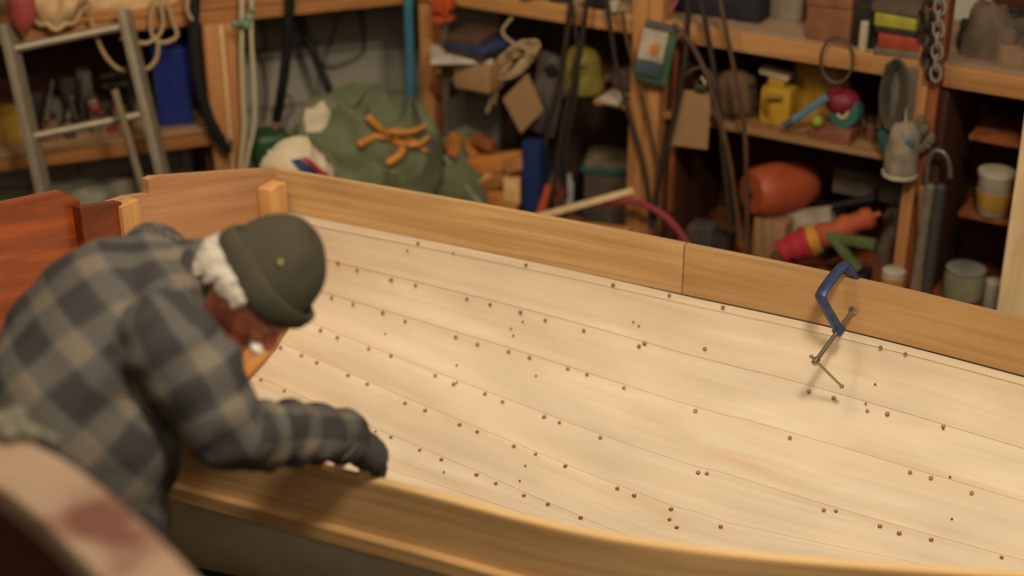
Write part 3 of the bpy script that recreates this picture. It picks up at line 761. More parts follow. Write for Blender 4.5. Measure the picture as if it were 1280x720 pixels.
# ------------------------------------------------------------------ helpers for the shelves and what is on them
_plain0 = plain
def plain(name, rgb, *a, **k):         # dims and greys every background colour, so the shelves look less lit
    g = sum(rgb)/3; return _plain0(name, tuple((c*.80+g*.20)*f_ for c, f_ in zip(rgb, (.90, .87, .82))), *a, **k)
M_CARD = plain('dimmed_card', (176, 130, 80), .9, var=.08); M_BLUE = plain('dimmed_blue', (28, 46, 140), .4, var=.08); M_YEL = plain('dimmed_yellow', (214, 160, 24), .5, var=.1)  # shared colours redone with the background dimming mixed in
M_RED = plain('dimmed_red', (206, 30, 44), .8, var=.12); M_TEAL = plain('dimmed_teal', (44, 108, 98), .5); M_WHITE = plain('dimmed_white', (200, 186, 160), .7, var=.06); M_ORANGE = plain('dimmed_orange', (212, 84, 30), .45, var=.1)

def onl(L, t, off, z): return L[0]+ldir(L)*t+lnor(L)*off+V((0, 0, z))
def tof(L, px, py, off=0): p = PL(px, py, L, off); return (p-L[0]).dot(ldir(L))
def board(m, L, t0, t1, o0, o1, z0, z1, bev=.004):
    c = onl(L, (t0+t1)/2, (o0+o1)/2, (z0+z1)/2); m.box(c, (t1-t0, abs(o1-o0), z1-z0), rz(YA if L is LA else YB), bev); return m
def solo(m, name, mat, label, cat, group=None, smooth=True, angle=40): return m.build(name, mat, None, smooth, label, cat, group, angle=angle)
def carton(px, py, z, w, d, h, yaw, mat, name, label, cat, group=None, bev=.004, front=True):
    p = P(px, py, z); m = MB(); Rz = rz(yaw); c = p+Rz@V((0, d/2, h/2)); m.box(c, (w, d, h), Rz, bev)
    return solo(m, name, mat, label, cat, group)
def hang(pts, r, mat, name, label, cat, L=LB, off=-.04, group=None, flat=1.0, seg=8, n=6):
    q = [PL(x, y, L, off+(o[0] if o else 0)) for x, y, *o in pts]
    m = MB(); qq = cat_rom(q, n); m.tube(qq, r, seg=seg, flat=flat); return solo(m, name, mat, label, cat, group)
def heap(c, rx, ry, h, seed, yaw=0, fold=.05, nu=44, nv=16, pw=.55, sc=5, rid=.8, sm=1):
    m = MB(); c = V(c); Rm = rz(yaw)
    def fn(u, v):
        a = 2*math.pi*u; r = math.cos(v*math.pi/2)**pw if v < 1 else 0; z = h*math.sin(v*math.pi/2)**1.1
        q = V((math.cos(a)*rx*r, math.sin(a)*ry*r, z)); w = c+Rm@q
        nn = noise.noise_vector(w*sc+V((seed*5, 0, 0)))+noise.noise_vector(w*sc*2.4+V((0, seed*3, 0)))*.5
        ridge = (1-abs(noise.noise(w*sc*1.4+V((seed, seed, 0)))*2))**3
        k = min(1, v*5) ; return w+V((nn.x*sm, nn.y*sm, max(-.2, nn.z*sm+ridge*rid)*min(1, v*4)))*fold*(.3+.7*k)
    m.grid(fn, nu, nv); m.add([c+V((0, 0, .0))], [])
    return m
# ------------------------------------------------------------------ workbench / shelving on the left wall
ZB, ZL = 1.055, .545            # bench top, lower shelf
tR = tof(LA, 460, 0); tP0 = tof(LA, 259, 100); tP1 = tof(LA, 302, 100)
sl = thing('workbench', onl(LA, .3, .3, 0), 'rough timber bench and shelf along the grey block wall', 'workbench')
m = MB(); board(m, LA, -1.2, tR+.38, -.01, .54, ZB-.018, ZB); m.build('bench_top', W_PINE_A, sl)
m = MB(); board(m, LA, -1.2, tR+.40, 0, .045, ZB-.075, ZB-.019); m.build('front_rail', W_PINE_A, sl)
m = MB(); board(m, LA, -1.2, tP0-.002, -.01, .52, ZL-.018, ZL); m.build('shelf', wood('dusty_shelf_A', (140, 104, 66), (170, 132, 88), yaw=YA, rough=.8), sl)
m = MB(); board(m, LA, -1.2, tP0-.002, 0, .04, ZL-.078, ZL-.019); m.build('shelf_rail', W_PINE_A, sl)
tm = (tP0+tP1)/2
m = MB(); board(m, LA, tP0, tm, .0, .09, 0, ZB-.076); m.build('post', W_POST, sl)
m = MB(); board(m, LA, tm+.003, tP1, -.012, .09, 0, ZB-.076); m.build('post', W_POST, sl)
m = MB(); board(m, LA, tm-.004, tm+.006, -.018, -.004, .05, ZB-.08, .002); m.build('post_batten', W_PALE, sl)
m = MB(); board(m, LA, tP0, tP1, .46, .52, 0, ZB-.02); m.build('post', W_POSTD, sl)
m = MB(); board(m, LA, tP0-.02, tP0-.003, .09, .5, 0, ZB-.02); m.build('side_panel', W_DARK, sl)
m = MB(); board(m, LA, -1.2, tP0-.021, .50, .52, ZL, ZB-.02); m.build('dark_backing', W_DARK, sl)  # added dark sheet, paints the shelf recess as deep shade
# ------------------------------------------------------------------ shelving on the right wall
ZT, ZM, ZQ = 1.085, .715, .15
t0 = tof(LB, 545, 100); tC0 = tof(LB, 793, 150); tC1 = tof(LB, 829, 150); tD0 = tof(LB, 1142, 150); tD1 = tof(LB, 1182, 150); tE = tof(LB, 1278, 250)
sr = thing('shelving_unit', onl(LB, 1.3, .3, 0), 'long timber shelving unit crammed with tools and boxes, behind the boat', 'shelves')
m = MB(); board(m, LB, t0-.25, tE+.9, -.01, .54, ZT-.02, ZT); m.build('top_board', W_SHELF, sr)
m = MB(); board(m, LB, t0-.1, tD0-.0, -.03, -.011, ZT-.07, ZT+.002); m.build('front_rail', W_PINE_B, sr)
m = MB(); board(m, LB, tD1-.02, tE+.9, -.03, -.011, ZT-.075, ZT+.002); m.build('front_rail', W_PINE_B, sr)
for a, b_, o0, lab in ((t0+.0, tof(LB, 610, 100), .0, None), (tof(LB, 742, 140), tC0, .0, None), (tof(LB, 690, 140), tof(LB, 741, 140), .28, None), (tC1, tD0, -.01, 'long middle shelf')):
    m = MB(); board(m, LB, a, b_, o0, .5, ZM-.022, ZM); m.build('middle_shelf', W_PINE_B if not lab else wood('mid_shelf', (126, 88, 52), (160, 118, 74), yaw=YB), sr, label=lab)
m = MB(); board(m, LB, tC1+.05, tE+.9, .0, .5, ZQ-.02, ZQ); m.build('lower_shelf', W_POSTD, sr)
ts = tof(LB, 525, 80)
m = MB(); board(m, LB, ts, tof(LB, 540, 80), .0, .05, 0, ZT-.02); m.build('post', W_POST, sr)
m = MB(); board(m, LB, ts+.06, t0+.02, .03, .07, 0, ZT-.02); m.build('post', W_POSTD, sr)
m = MB(); board(m, LB, ts+.05, ts+.16, -.005, .03, .60, .66); m.build('cleat', W_POSTD, sr)
m = MB(); board(m, LB, tC0, (tC0+tC1)/2, -.05, .05, 0, ZT+.35); m.build('post', W_POST, sr)
m = MB(); board(m, LB, (tC0+tC1)/2+.002, tC1, -.045, .05, 0, ZT+.35); m.build('post', W_POST, sr)
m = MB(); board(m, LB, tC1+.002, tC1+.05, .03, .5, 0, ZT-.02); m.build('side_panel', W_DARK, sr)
m = MB(); board(m, LB, tD0, tD0+.045, -.04, .05, 0, ZT+.35); m.build('post', W_POST, sr)
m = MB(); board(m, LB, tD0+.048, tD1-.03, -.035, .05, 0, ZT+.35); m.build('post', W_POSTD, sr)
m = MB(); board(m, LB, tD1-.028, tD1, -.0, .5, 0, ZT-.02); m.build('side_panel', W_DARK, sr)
m = MB(); board(m, LB, tC1+.05, tE+.9, .5, .52, 0, ZT-.02); m.build('dark_backing', wood('back_board', (62, 36, 20), (84, 50, 28), vertical=True), sr)
m = MB(); board(m, LB, t0+.02, tC0, .5, .52, 0, ZT-.02); m.build('dark_backing', wood('bay_shade', (64, 48, 36), (88, 68, 50), vertical=True), sr)  # added dark sheet standing in for the shade inside this bay
m = MB(); board(m, LB, tD1-.02, tE+.9, .52, .54, ZT, ZT+.6); m.build('dark_backing', wood('back_board2', (70, 34, 20), (92, 46, 26), vertical=True), sr)
for z_ in (.80, .50):
    m = MB(); board(m, LB, tD1+.06, tE+.9, .12, .5, z_-.02, z_); m.build('small_shelf', W_POSTD, sr)
m = MB(); board(m, LB, tof(LB, 838, 150), tof(LB, 845, 150), -.0, .03, .3, ZT-.02); m.build('batten', W_POSTD, sr)
# pale plank leaning at the right end
m = MB(); q0, q1 = PL(1264, 398, LB, -.22), PL(1296, 180, LB, -.10); d = (q1-q0).normalized(); q0 = q0-d*(q0.z/d.z); q1 = q0+d*1.7
F_ = frame(d, dB); m.box((q0+q1)/2, (.10, .03, (q1-q0).length), F_, .003); solo(m, 'leaning_plank', W_PALE, 'pale planed plank standing upright at the right edge of the photo', 'plank')
# blue pipe and sash clamp at the corner
m = MB(); a = PL(513, 150, LA, -.03); m.tube([V((a.x, a.y, 0)), V((a.x+.01, a.y, 1.5))], .021, seg=16); solo(m, 'blue_pipe', plain('pipe_blue', (52, 128, 158), .4), 'upright turquoise blue plastic pipe in the corner', 'pipe')
a = PL(557, 100, LB, -.09); sc1 = thing('sash_clamp', V((a.x, a.y, .0)), 'steel bar clamp with orange jaws standing against the shelves', 'clamp')
m = MB(); m.tube([V((a.x, a.y, 0)), V((a.x, a.y, 1.25))], .019, seg=14); m.build('bar', plain('dull_bar', (128, 112, 88), .45, .5), sc1)
M_OJ = plain('orange_jaw', (214, 78, 26), .45)
for py, hh in ((22, .022), (4, .045)):
    z_ = PL(557, py, LB, -.09).z; m = MB(); m.box(V((a.x, a.y, z_)), (.085, .05, hh), rz(YB), .006); m.box(V((a.x, a.y, z_))-nB*.03, (.05, .05, hh*1.2), rz(YB), .006); m.build('jaw', M_OJ, sc1)
m = MB(); z_ = PL(557, 14, LB, -.09).z; m.tube([V((a.x, a.y, z_))-nB*.03-dB*.04, V((a.x, a.y, z_))-nB*.03+dB*.04], .008); m.build('spindle', M_OJ, sc1)
# ------------------------------------------------------------------ ladder
lad = None
TLp, TRp = PL(10, 40, LA, -.09), PL(157, 22, LA, -.09)
BLp, BRp = PL(56, 245, LA, -.30), PL(203, 215, LA, -.30)
def ext(T, B):
    d = (B-T).normalized(); return T-d*.03, T+d*((T.z)/-d.z)
tl, bl = ext(TLp, BLp); tr_, br_ = ext(TRp, BRp)
lad = thing('ladder', (bl+br_)/2, 'short aluminium ladder leaning against the left bench', 'ladder')
for (t_, b_) in ((tl, bl), (tr_, br_)):
    d = (b_-t_).normalized(); acr = (tr_-tl).normalized(); F_ = frame(d, acr); m = MB()
    F_ = F_@rz(.45); m.box((t_+b_)/2, (.032, .088, (b_-t_).length), F_, .004); m.build('side_rail', M_GALV, lad)
Lr = (bl-tl).length; k0 = (TLp-tl).length
dl, dr_ = (bl-tl).normalized(), (br_-tr_).normalized()
for k in range(5):
    pa, pb = tl+dl*(.095+.335*k), tr_+dr_*(.06+.345*k)
    if pa.z < .1: break
    m = MB(); m.tube([pa, pb], .0165, seg=14); m.build('rung', M_GALV, lad)
m = MB(); pa = PL(143, 112, LA, -.28); pb = PL(178, 235, LA, -.42); d = (pb-pa).normalized(); pb = pa+d*(pa.z/-d.z); m.tube([pa, pb], [.015, .017], seg=12)
solo(m, 'wooden_pole', plain('grey_pole', (132, 114, 84), .8, var=.15), 'weathered round pole leaning through the ladder', 'pole')
# ------------------------------------------------------------------ bench-top sacks, tool and ropes on the left
def sack(px, py, z, rx, ry, h, yaw, mat, name, label, cat, seed, fold=.03, push=0):
    p = P(px, py, z)+nA*push; m = heap(p, rx, ry, h, seed, yaw, fold, pw=.45); return solo(m, name, mat, label, cat, angle=180)
sack(150, 16, ZB, .26, .12, .10, YA, M_CANVAS, 'canvas_sack', 'long rolled beige canvas lying on the left bench', 'canvas', 3, push=.14)
sack(10, 22, ZB, .20, .12, .07, YA, plain('olive_canvas', (120, 100, 62), .95), 'folded_canvas', 'olive brown folded canvas at the left end of the bench', 'canvas', 5, push=.16)
m = MB()
def dr(u, v):
    px = 34+u*76; py = -12+v*(44*math.sin(math.pi*(.12+.82*u))**.7+2); q = PL(px, py, LA, -.05-.05*math.sin(v*math.pi*.9)-.02*math.sin(u*9+v*3))
    return q+V((0, 0, .008*math.sin(u*23)))
m.grid(dr, 26, 14); m.grid(lambda u, v: dr(u, v)+nA*.03, 26, 14, flip=True)
m.tube([dr(u/26, 1)+nA*.01 for u in range(27)], .017, seg=10)
solo(m, 'canvas_bag', M_CANVAS, 'beige canvas bag hanging over the bench edge above the ladder', 'bag', angle=180)
fd = thing('boat_fender', PL(28, 40, LA, -.10), 'faded red boat fender hanging over the bench edge, top left', 'fender')
m = MB(); q0, q1 = PL(24, -25, LA, -.10), PL(29, 38, LA, -.10); F_ = frame(q1-q0); Lf = (q1-q0).length
m.lathe([(.015, 0), (.045, .02), (.052, .06), (.052, Lf-.06), (.038, Lf-.02), (.022, Lf)], q0, F_); m.build('fender_body', plain('faded_red', (196, 72, 66), .6), fd)
m = MB(); m.lathe([(.010, 0), (.017, .003), (.017, .014), (.010, .016)], q1, F_); m.build('end_eye', plain('eye_grey', (90, 76, 66), .5), fd)
rc = [[(196, -10), (188, 25), (193, 48), (204, 30), (198, -10)], [(206, -8), (216, 25), (221, 45), (206, 53), (196, 50), (190, 44)], [(150, 48), (180, 54), (196, 50), (196, 72), (186, 85), (178, 86)]]
for k, (pts, lb) in enumerate(((rc[0], 'narrow loop of manila rope over the bench edge'), (rc[1], 'wide loop of manila rope hanging beside the narrow loop'), (rc[2], 'manila rope tail passing behind the ladder rail'))):
    hang(pts, .0085, M_ROPE, 'rope_loop', lb, 'rope', LA, -.06-.012*k, 'rope hanging over the left bench')
hang([(112, 22), (122, 50), (132, 70), (145, 84), (157, 89)], .0085, M_ROPE, 'rope_loop', 'manila rope drooping between the ladder rails', 'rope', LA, -.05, 'rope hanging over the left bench')
# black hose, white ropes
hang([(246, -30), (242, 20), (245, 80), (252, 120), (262, 150), (278, 178), (288, 190)], [.024]*30+[.02]*4+[.014]*3, M_BLACK, 'black_hose', 'thick black hose hanging in front of the bench post', 'hose', LA, -.07)
hang([(238, -20), (234, 10), (240, 25)], .008, M_ROPE, 'rope_loop', 'short rope bight beside the black hose', 'rope', LA, -.09)
wr = hang([(303, -30), (302, 40), (303, 110), (305, 160), (300, 215)], .0095, M_ROPEW, 'white_rope', 'left of two pale ropes hanging by the bench post', 'rope', LA, -.10, 'pale ropes by the post')
hang([(316, -30), (314, 40), (318, 110), (318, 155), (311, 190), (306, 215)], .0085, M_ROPEW, 'white_rope', 'right of two pale ropes hanging by the bench post', 'rope', LA, -.12, 'pale ropes by the post')
m = MB(); 
for (x, y) in ((294, 31), (302, 28), (311, 22), (316, 12), (308, 30)): m.ell(PL(x, y, LA, -.13), .016, seg=10, rings=8)
m.jitter(.006, 50, 4); solo(m, 'twine_knot', plain('mint_twine', (128, 160, 122), .8), 'mint green twine knotted round the pale ropes', 'twine')
# shackle at the post
m = MB(); q = PL(284, 178, LA, -.05); m.tube(cat_rom([q+V((-.02, 0, .03)), q+V((-.012, 0, .0)), q+V((.006, 0, -.025)), q+V((.018, 0, 0)), q+V((.008, 0, .02))], 5), .005); solo(m, 'hook', M_STEEL, 'small metal hook at the end of the black hose', 'hook')
# blue box with label
bx = P(222, 158, ZL); m = MB(); bb = thing('blue_box', bx, 'bright blue plastic box on the shelf behind the ladder', 'box')
Rb = rz(YA-.12); h_ = .31; c_ = bx+Rb@V((0, .10, 0))
m.add(*(lambda w0, w1, d0, d1: ([c_+Rb@V((sx*(w0 if z == 0 else w1)/2, sy*(d0 if z == 0 else d1)/2, z)) for z in (0, h_) for sx, sy in ((-1, -1), (1, -1), (1, 1), (-1, 1))], [(3, 2, 1, 0), (4, 5, 6, 7), (0, 1, 5, 4), (1, 2, 6, 5), (2, 3, 7, 6), (3, 0, 4, 7)]))(.135, .15, .19, .21))
for k in range(4): m.box(c_+Rb@V((-.05+k*.033, -.099, .22)), (.008, .008, .10), Rb, .003)
m.build('box_body', M_BLUE, bb)
m = MB(); m.box(c_+Rb@V((0, 0, h_+.008)), (.16, .22, .018), Rb, .004); m.build('box_lid', M_BLUE, bb)
m = MB(); m.box(c_+Rb@V((-.0745, -.02, .17)), (.003, .10, .13), Rb, .001); m.build('paper_label', plain('paper_grey', (168, 160, 150), .9), bb)
# clutter on the lower left shelf
def can(px, py, z, r, h, mat, name, label, cat, yaw=0, capm=None, push=0):
    p = P(px, py, z)+V((0, r+push, 0)); t = thing(name, p, label, cat); m = MB()
    m.lathe([(r*.95, 0), (r, .004), (r, h-.006), (r*.96, h-.002), (r*.9, h)], p, None, 20); m.build('body', mat, t)
    m = MB(); m.lathe([(r*.93, h-.001), (r*.97, h+.003), (r*.97, h+.016), (r*.85, h+.019)], p, None, 20); m.build('lid', capm or M_DARK, t); return t
dk = lambda n, c, r=.6: plain(n, c, r)
yc = P(8, 178, ZL)
m = MB(); m.box(yc+V((0, .08, .055)), (.19, .16, .11), rz(YA), .01); solo(m, 'yellow_tub', dk('dull_yellow', (196, 156, 40)), 'dull yellow tub on the shelf at the left edge of the photo', 'tub')
items = [(48, 168, .07, .10, .16, (56, 44, 34), 'dark brown box just right of the left ladder rail'), (75, 166, .05, .08, .12, (120, 108, 96), 'small grey carton standing in shadow behind the ladder'),
         (92, 166, .06, .09, .22, (40, 32, 26), 'tall black tool case between the ladder rails'), (113, 164, .055, .08, .24, (96, 84, 70), 'tall grey cardboard tube box in the middle of the ladder opening'),
         (135, 160, .08, .09, .10, (64, 46, 34), 'low brown box under the dark tools behind the ladder'), (160, 157, .07, .09, .17, (50, 40, 34), 'dark case next to the weathered pole')]
for (px, py, w, d, h, c, lb) in items: carton(px, py-4, ZL, w, d, h, YA+R.uniform(-.2, .2), dk('cl%d' % px, c), 'storage_box', lb, 'box', 'boxes on the lower left shelf')
can(62, 178, ZL, .032, .09, dk('tin_pink', (150, 96, 84)), 'tin_can', 'short pinkish tin beside the left ladder rail', 'can')
can(86, 174, ZL, .024, .07, dk('tin_dark', (70, 60, 50)), 'tin_can', 'small dark tin at the front of the shelf', 'can')
can(118, 171, ZL, .02, .15, dk('tube_tan', (150, 132, 100)), 'spray_can', 'narrow tan canister above the lower ladder rung', 'can', push=.02)
can(151, 166, ZL, .03, .11, dk('tin_salmon', (170, 110, 84)), 'tin_can', 'salmon coloured tin left of the right ladder rail', 'can')
can(139, 168, ZL, .012, .03, dk('cap_red', (190, 30, 44)), 'screw_cap', 'tiny red topped pot on the shelf edge', 'pot', capm=dk('cap_red', (190, 30, 44)))
for k, (x0, y0, x1, y1, c) in enumerate(((66, 100, 58, 150, (92, 84, 70)), (82, 110, 96, 150, (60, 50, 40)), (90, 120, 84, 160, (126, 112, 84)), (100, 96, 104, 150, (46, 38, 32)), (124, 96, 158, 92, (84, 74, 60)), (128, 108, 160, 104, (110, 96, 78)))):
    m = MB(); a, b_ = PL(x0, y0, LA, .06+.02*k), PL(x1, y1, LA, .03+.02*k)
    m.tube([a, a.lerp(b_, .4), a.lerp(b_, .42), b_], [.006, .006, .012, .013], seg=10)
    solo(m, 'hand_tool', dk('tool%d' % k, c, .5), ['slim grey tool standing left in the ladder opening', 'dark handled tool leaning right behind the ladder', 'tan handled tool near the lower rung', 'black rod tool in the middle of the shelf', 'grey tool lying high on the boxes', 'lower tool lying on the boxes under the other'][k], 'tool', 'tools on the lower left shelf')
p = PL(118, 134, LA, .02); m = MB(); m.ell(p, (.02, .02, .018), seg=14); m.tube([p, p+V((.02, .03, -.04))], .008); solo(m, 'hand_tool', dk('knob', (176, 60, 44)), 'round red knob of a tool above the lower ladder rung', 'knob')
# translucent sheet behind the transom
pp = PL(112, 238, LA, .17); m = heap((pp.x, pp.y, 0), .30, .14, pp.z+.03, 9, YA, .03, pw=.3); solo(m, 'plastic_sheet', plain('grey_sheet', (150, 140, 122), .5, var=.15), 'crumpled grey plastic sheet bundled behind the boat stern', 'plastic sheet', angle=180)
# ------------------------------------------------------------------ against the block wall
WO = WD-.02
hang([(404, 82), (412, 55), (424, 22), (436, 12), (452, 22), (455, 60), (446, 72), (420, 83), (406, 82)], .005, M_BLACK, 'cable_loop', 'black cable looped against the block wall', 'cable', LA, WO, seg=6)
hang([(316, -5), (326, 30), (331, 60), (322, 68), (328, 80), (333, 110), (332, 135), (330, 150)], .005, M_BLACK, 'wall_cable', 'thin black cable running down the block wall behind the pale ropes', 'cable', LA, WO, seg=6)
hang([(286, 62), (330, 62), (370, 58), (400, 52)], .004, M_BLACK, 'wall_cable', 'thin dark cable running level across the block wall', 'cable', LA, WO, seg=6)
hang([(350, 118), (362, 122), (366, 138), (356, 150), (358, 162)], .004, M_BLACK, 'wall_cable', 'wiry cable tail above the green machine', 'cable', LA, WO-.1, seg=6)
m = MB(); a, b_ = PL(373, 22, LA, .35), PL(424, 142, LA, .25); d = (b_-a).normalized(); b2 = b_+d*.35; m.tube([a, b2], .020, seg=12); m.ell(a, .021, seg=12, rings=8)
solo(m, 'black_tube', plain('black_tube', (46, 42, 38), .35), 'slanting black tube leaning on the block wall', 'tube')
st = PL(338, 200, LA, .0); st = V((st.x, st.y, 0)); gm = thing('garden_machine', st, 'green cased garden machine with long black shaft beside the pale ropes', 'garden tool')
m = MB(); e = PL(338, 186, LA, .0); m.ell(e, (.082, .075, .085), rz(YA), p=.42)
for k in range(5): m.box(e+rz(YA)@V((.035, -.072, -.04+k*.022)), (.09, .02, .008), rz(YA), .002)
m.build('engine_cover', plain('machine_green', (40, 88, 36), .45, var=.2), gm)
m = MB(); q = [PL(346, 150, LA, .02), PL(351, 120, LA, -.02), PL(358, 70, LA, -.04), PL(362, 0, LA, -.07), PL(362, -40, LA, -.07)]; m.tube(cat_rom(q, 5), .021, seg=12); m.build('shaft', M_BLACK, gm)
m = MB(); m.tube([PL(343, 170, LA, .0), PL(347, 136, LA, .04)], [.014, .020], seg=12); m.build('shaft_collar', plain('collar_brown', (150, 92, 56), .5), gm)
m = MB(); m.box(V((e.x, e.y, (e.z-.06)/2)), (.07, .07, e.z-.06), rz(YA), .01); m.build('lower_body', M_BLACK, gm)
# ------------------------------------------------------------------ tarp, bag and gloves
tp = P(478, 205, .62); tz_ = .0
def tarp(c, rx, ry, h, seed, fold, yaw): return heap(c, rx, ry, h, seed, yaw, fold, 150, 80, .32, 3.6, 2.2, .8)
m = tarp((-.63, 5.84, 0), .36, .27, .62, 2, .05, YA-.1); m.add([], [])
tarpo = solo(m, 'green_tarp', M_GTARP, 'big heap of faded green tarpaulin below the block wall', 'tarpaulin', angle=180)
from mathutils.bvhtree import BVHTree
tb = BVHTree.FromPolygons([v.co+tarpo.location for v in tarpo.data.vertices], [tuple(p.vertices) for p in tarpo.data.polygons])
def ontarp(px, py, up=.0):
    d = ray(px, py).normalized(); h = tb.ray_cast(V((0, 0, CZ)), d)
    return (h[0]+h[1]*up, h[1]) if h[0] else (PL(px, py, LB, -.1), V((0, -1, .3)))
# a second fold of tarp draping down to the right
m = MB(); c1 = ontarp(555, 180)[0]; m = tarp((c1.x+.08, c1.y-.05, 0), .17, .20, max(.3, c1.z-.03), 6, .045, YB); solo(m, 'green_tarp', M_GTARP, 'smaller hump of green tarpaulin under the sash clamp', 'tarpaulin', angle=180)
# flap
p0 = ontarp(345, 180)[0]
bag = thing('sail_bag', V((p0.x, p0.y-.05, 0)), 'cream sail bag with a red and blue corner patch', 'bag')
bc = P(371, 222, .52); m = heap((bc.x, bc.y+.02, 0),   .185, .13, .63, 11, YA, .04, 60, 30, .62, 6, 1.2); bm = m.build('bag_cloth', plain('cream_cloth', (224, 206, 172), .9, var=.1, bump=.2), bag, angle=180)
tb2 = BVHTree.FromPolygons(m.v, m.f)
def onbag(px, py, up):
    d = ray(px, py).normalized(); h = tb2.ray_cast(V((0, 0, CZ)), d)
    if h[0]: return h[0]-d*up
    return PD(px, py, (bc.y*cc-(.5-CZ)*ss))
def patch(poly, mat, name, up):
    m = MB(); n_ = 8; (x0, y0), (x1, y1), (x2, y2), (x3, y3) = poly
    f_ = lambda u, v, q=0: onbag((x0*(1-u)+x1*u)*(1-v)+(x3*(1-u)+x2*u)*v, (y0*(1-u)+y1*u)*(1-v)+(y3*(1-u)+y2*u)*v, up+q)
    m.grid(f_, n_, n_); m.build(name, mat, bag, angle=180)
patch([(363, 200), (375, 198), (402, 219), (380, 219)], plain('sail_blue', (30, 42, 110), .7), 'blue_patch', .006)
patch([(376, 197), (383, 196), (412, 219), (403, 220)], plain('sail_red', (196, 36, 50), .7), 'red_stripe', .006)
m = MB(); c = P(340, 200, .62)
c = ontarp(393, 152)[0]; fl = heap((c.x, c.y+.02, c.z-.03), .075, .06, .085, 21, YA+.4, .02, 30, 12, .5, 8); solo(fl, 'cloth_bundle', plain('cream_cloth', (224, 206, 172), .9), 'small cream and green cloth bundle above the sail bag', 'cloth', angle=180)
def spring_clamp(h1, h2, pv, j1, j2, label, up=.03):
    g = thing('spring_clamp', ontarp(pv[0], pv[1], .0)[0], label, 'clamp', 'orange clamps on the tarpaulin')
    gm_ = plain('clamp_ochre', (226, 142, 40), .5, var=.15)
    T = lambda p, u=0: (lambda q: q[0]+V((0, -.35, .93))*(up+u))(ontarp(p[0], p[1]))
    c = T(pv)
    for k, (h_, j_) in enumerate(((h1, j2), (h2, j1))):
        a, b_ = T(h_, .01), T(j_, .005); o = V((0, 0, .008 if k else -.004))
        m = MB(); pts = cat_rom([a, a.lerp(c, .5)+(a-c).cross(V((0, -.3, 1))).normalized()*(.012 if k else -.012), c+o, c.lerp(b_, .55)+(b_-c).cross(V((0, -.3, 1))).normalized()*(.016 if k else -.016), b_], 5)
        n_ = len(pts); m.tube(pts, [.017-.003*abs(i_/n_-.3) if i_ < n_*.5 else .015-.007*(i_/n_-.5)*2 for i_ in range(n_)], seg=12); m.ell(a, .0175, seg=12, rings=8); m.ell(b_, .011, seg=12, rings=8)
        m.build('clamp_arm', gm_, g)
    m = MB(); m.lathe([(.014, -.014), (.018, -.010), (.018, .014), (.012, .018)], c, frame(V((0, -.35, .93)))); m.build('pivot', plain('clamp_pivot', (120, 84, 50), .5), g)
spring_clamp((463, 158), (452, 189), (487, 175), (531, 166), (520, 186), 'orange spring clamp with open handles pointing left on the green tarp')
spring_clamp((487, 208), (478, 176), (506, 186), (535, 176), (532, 192), 'second orange spring clamp lying under the first on the green tarp', .012)
m = MB(); q = PL(452, 150, LA, .35); m.box(V((q.x, q.y, q.z/2)), (.15, .10, q.z+.03), rz(YA), .008); solo(m, 'brown_case', dk('case_brown', (96, 72, 56)), 'dark brown case standing against the block wall behind the tarp', 'case')
m = MB(); pts = [(556, 196), (566, 214), (580, 232), (600, 258), (610, 275)]
q = cat_rom([PL(x, y, LB, -.24) for x, y in pts], 5); m.tube(q, [.012+.014*i/len(q) for i in range(len(q))], seg=12, flat=.35, up=dB); m.jitter(.004, 20); solo(m, 'webbing_strap', plain('grey_web', (150, 138, 124), .9), 'grey webbing strap hanging down from the tarpaulin', 'strap')
# ------------------------------------------------------------------ left bay of the right shelves
carton(590, 113, ZM, .17, .22, .115, YB, M_CARD, 'cardboard_box', 'low cardboard box under the magazines on the left bay shelf', 'box')
zz = ZM+.116; bp = P(588, 113, ZM)
for k, (w, d, h, c, lb, nm) in enumerate(((.25, .22, .018, (206, 196, 180), 'white booklet on top of the cardboard box', 'booklet'), (.20, .2, .03, (70, 50, 44), 'brown book in the stack on the cardboard box', 'book'), (.22, .2, .02, (40, 62, 122), 'blue book in the stack on the cardboard box', 'book'), (.15, .18, .035, (96, 64, 46), 'small brown book topmost in the stack', 'book'))):
    m = MB(); yw = YB+R.uniform(-.25, .25)+(.35 if k == 0 else 0); c0 = bp+rz(yw)@V((R.uniform(-.02, .02)-.02, .09, 0)); 
    m.box(V((c0.x, c0.y, zz+h/2)), (w, d, h), rz(yw), .003); solo(m, nm, dk('bk%d' % k, c), lb, 'book', 'books on the cardboard box'); zz += h+.001
p = PL(622, 58, LB, .04); m = MB(); m.ell(p, (.03, .03, .035), seg=14); m.jitter(.01, 20); solo(m, 'red_cloth', M_RED, 'small red cloth tucked beside the rope hank', 'cloth')
# rope hank
rh = MB(); ctr = PL(645, 78, LB, -.06); RR2 = random.Random(5)
for k in range(9):
    pts = []; ph = RR2.uniform(0, 6.28); a_ = RR2.uniform(.07, .12); b_ = RR2.uniform(.045, .085)
    for j in range(14):
        a = j/14*2*math.pi; x = math.cos(a)*a_; z = math.sin(a)*b_; ti = -.45+RR2.uniform(-.05, .05)
        pts.append(ctr+dB*(x*math.cos(ti)-z*math.sin(ti)+.02*math.sin(ph))+V((0, 0, -x*math.sin(ti)*-1*-1+z*math.cos(ti)+.015*math.cos(ph)))+nB*(RR2.uniform(-.025, .025)))
    rh.tube(cat_rom(pts, 3, closed=True), .0065, seg=7, closed=True)
rh.tube(cat_rom([ctr-dB*.09, PL(616, 110, LB, -.06), PL(613, 128, LB, -.06), PL(609, 140, LB, -.06)], 5), .008, seg=8); rh.tube(cat_rom([ctr-dB*.07, PL(622, 105, LB, -.07), PL(618, 130, LB, -.07)], 5), .007, seg=8)
rh.tube(cat_rom([ctr+V((0, 0, .07)), PL(628, 40, LB, -.05), PL(640, 22, LB, -.03)], 5), .006, seg=8)
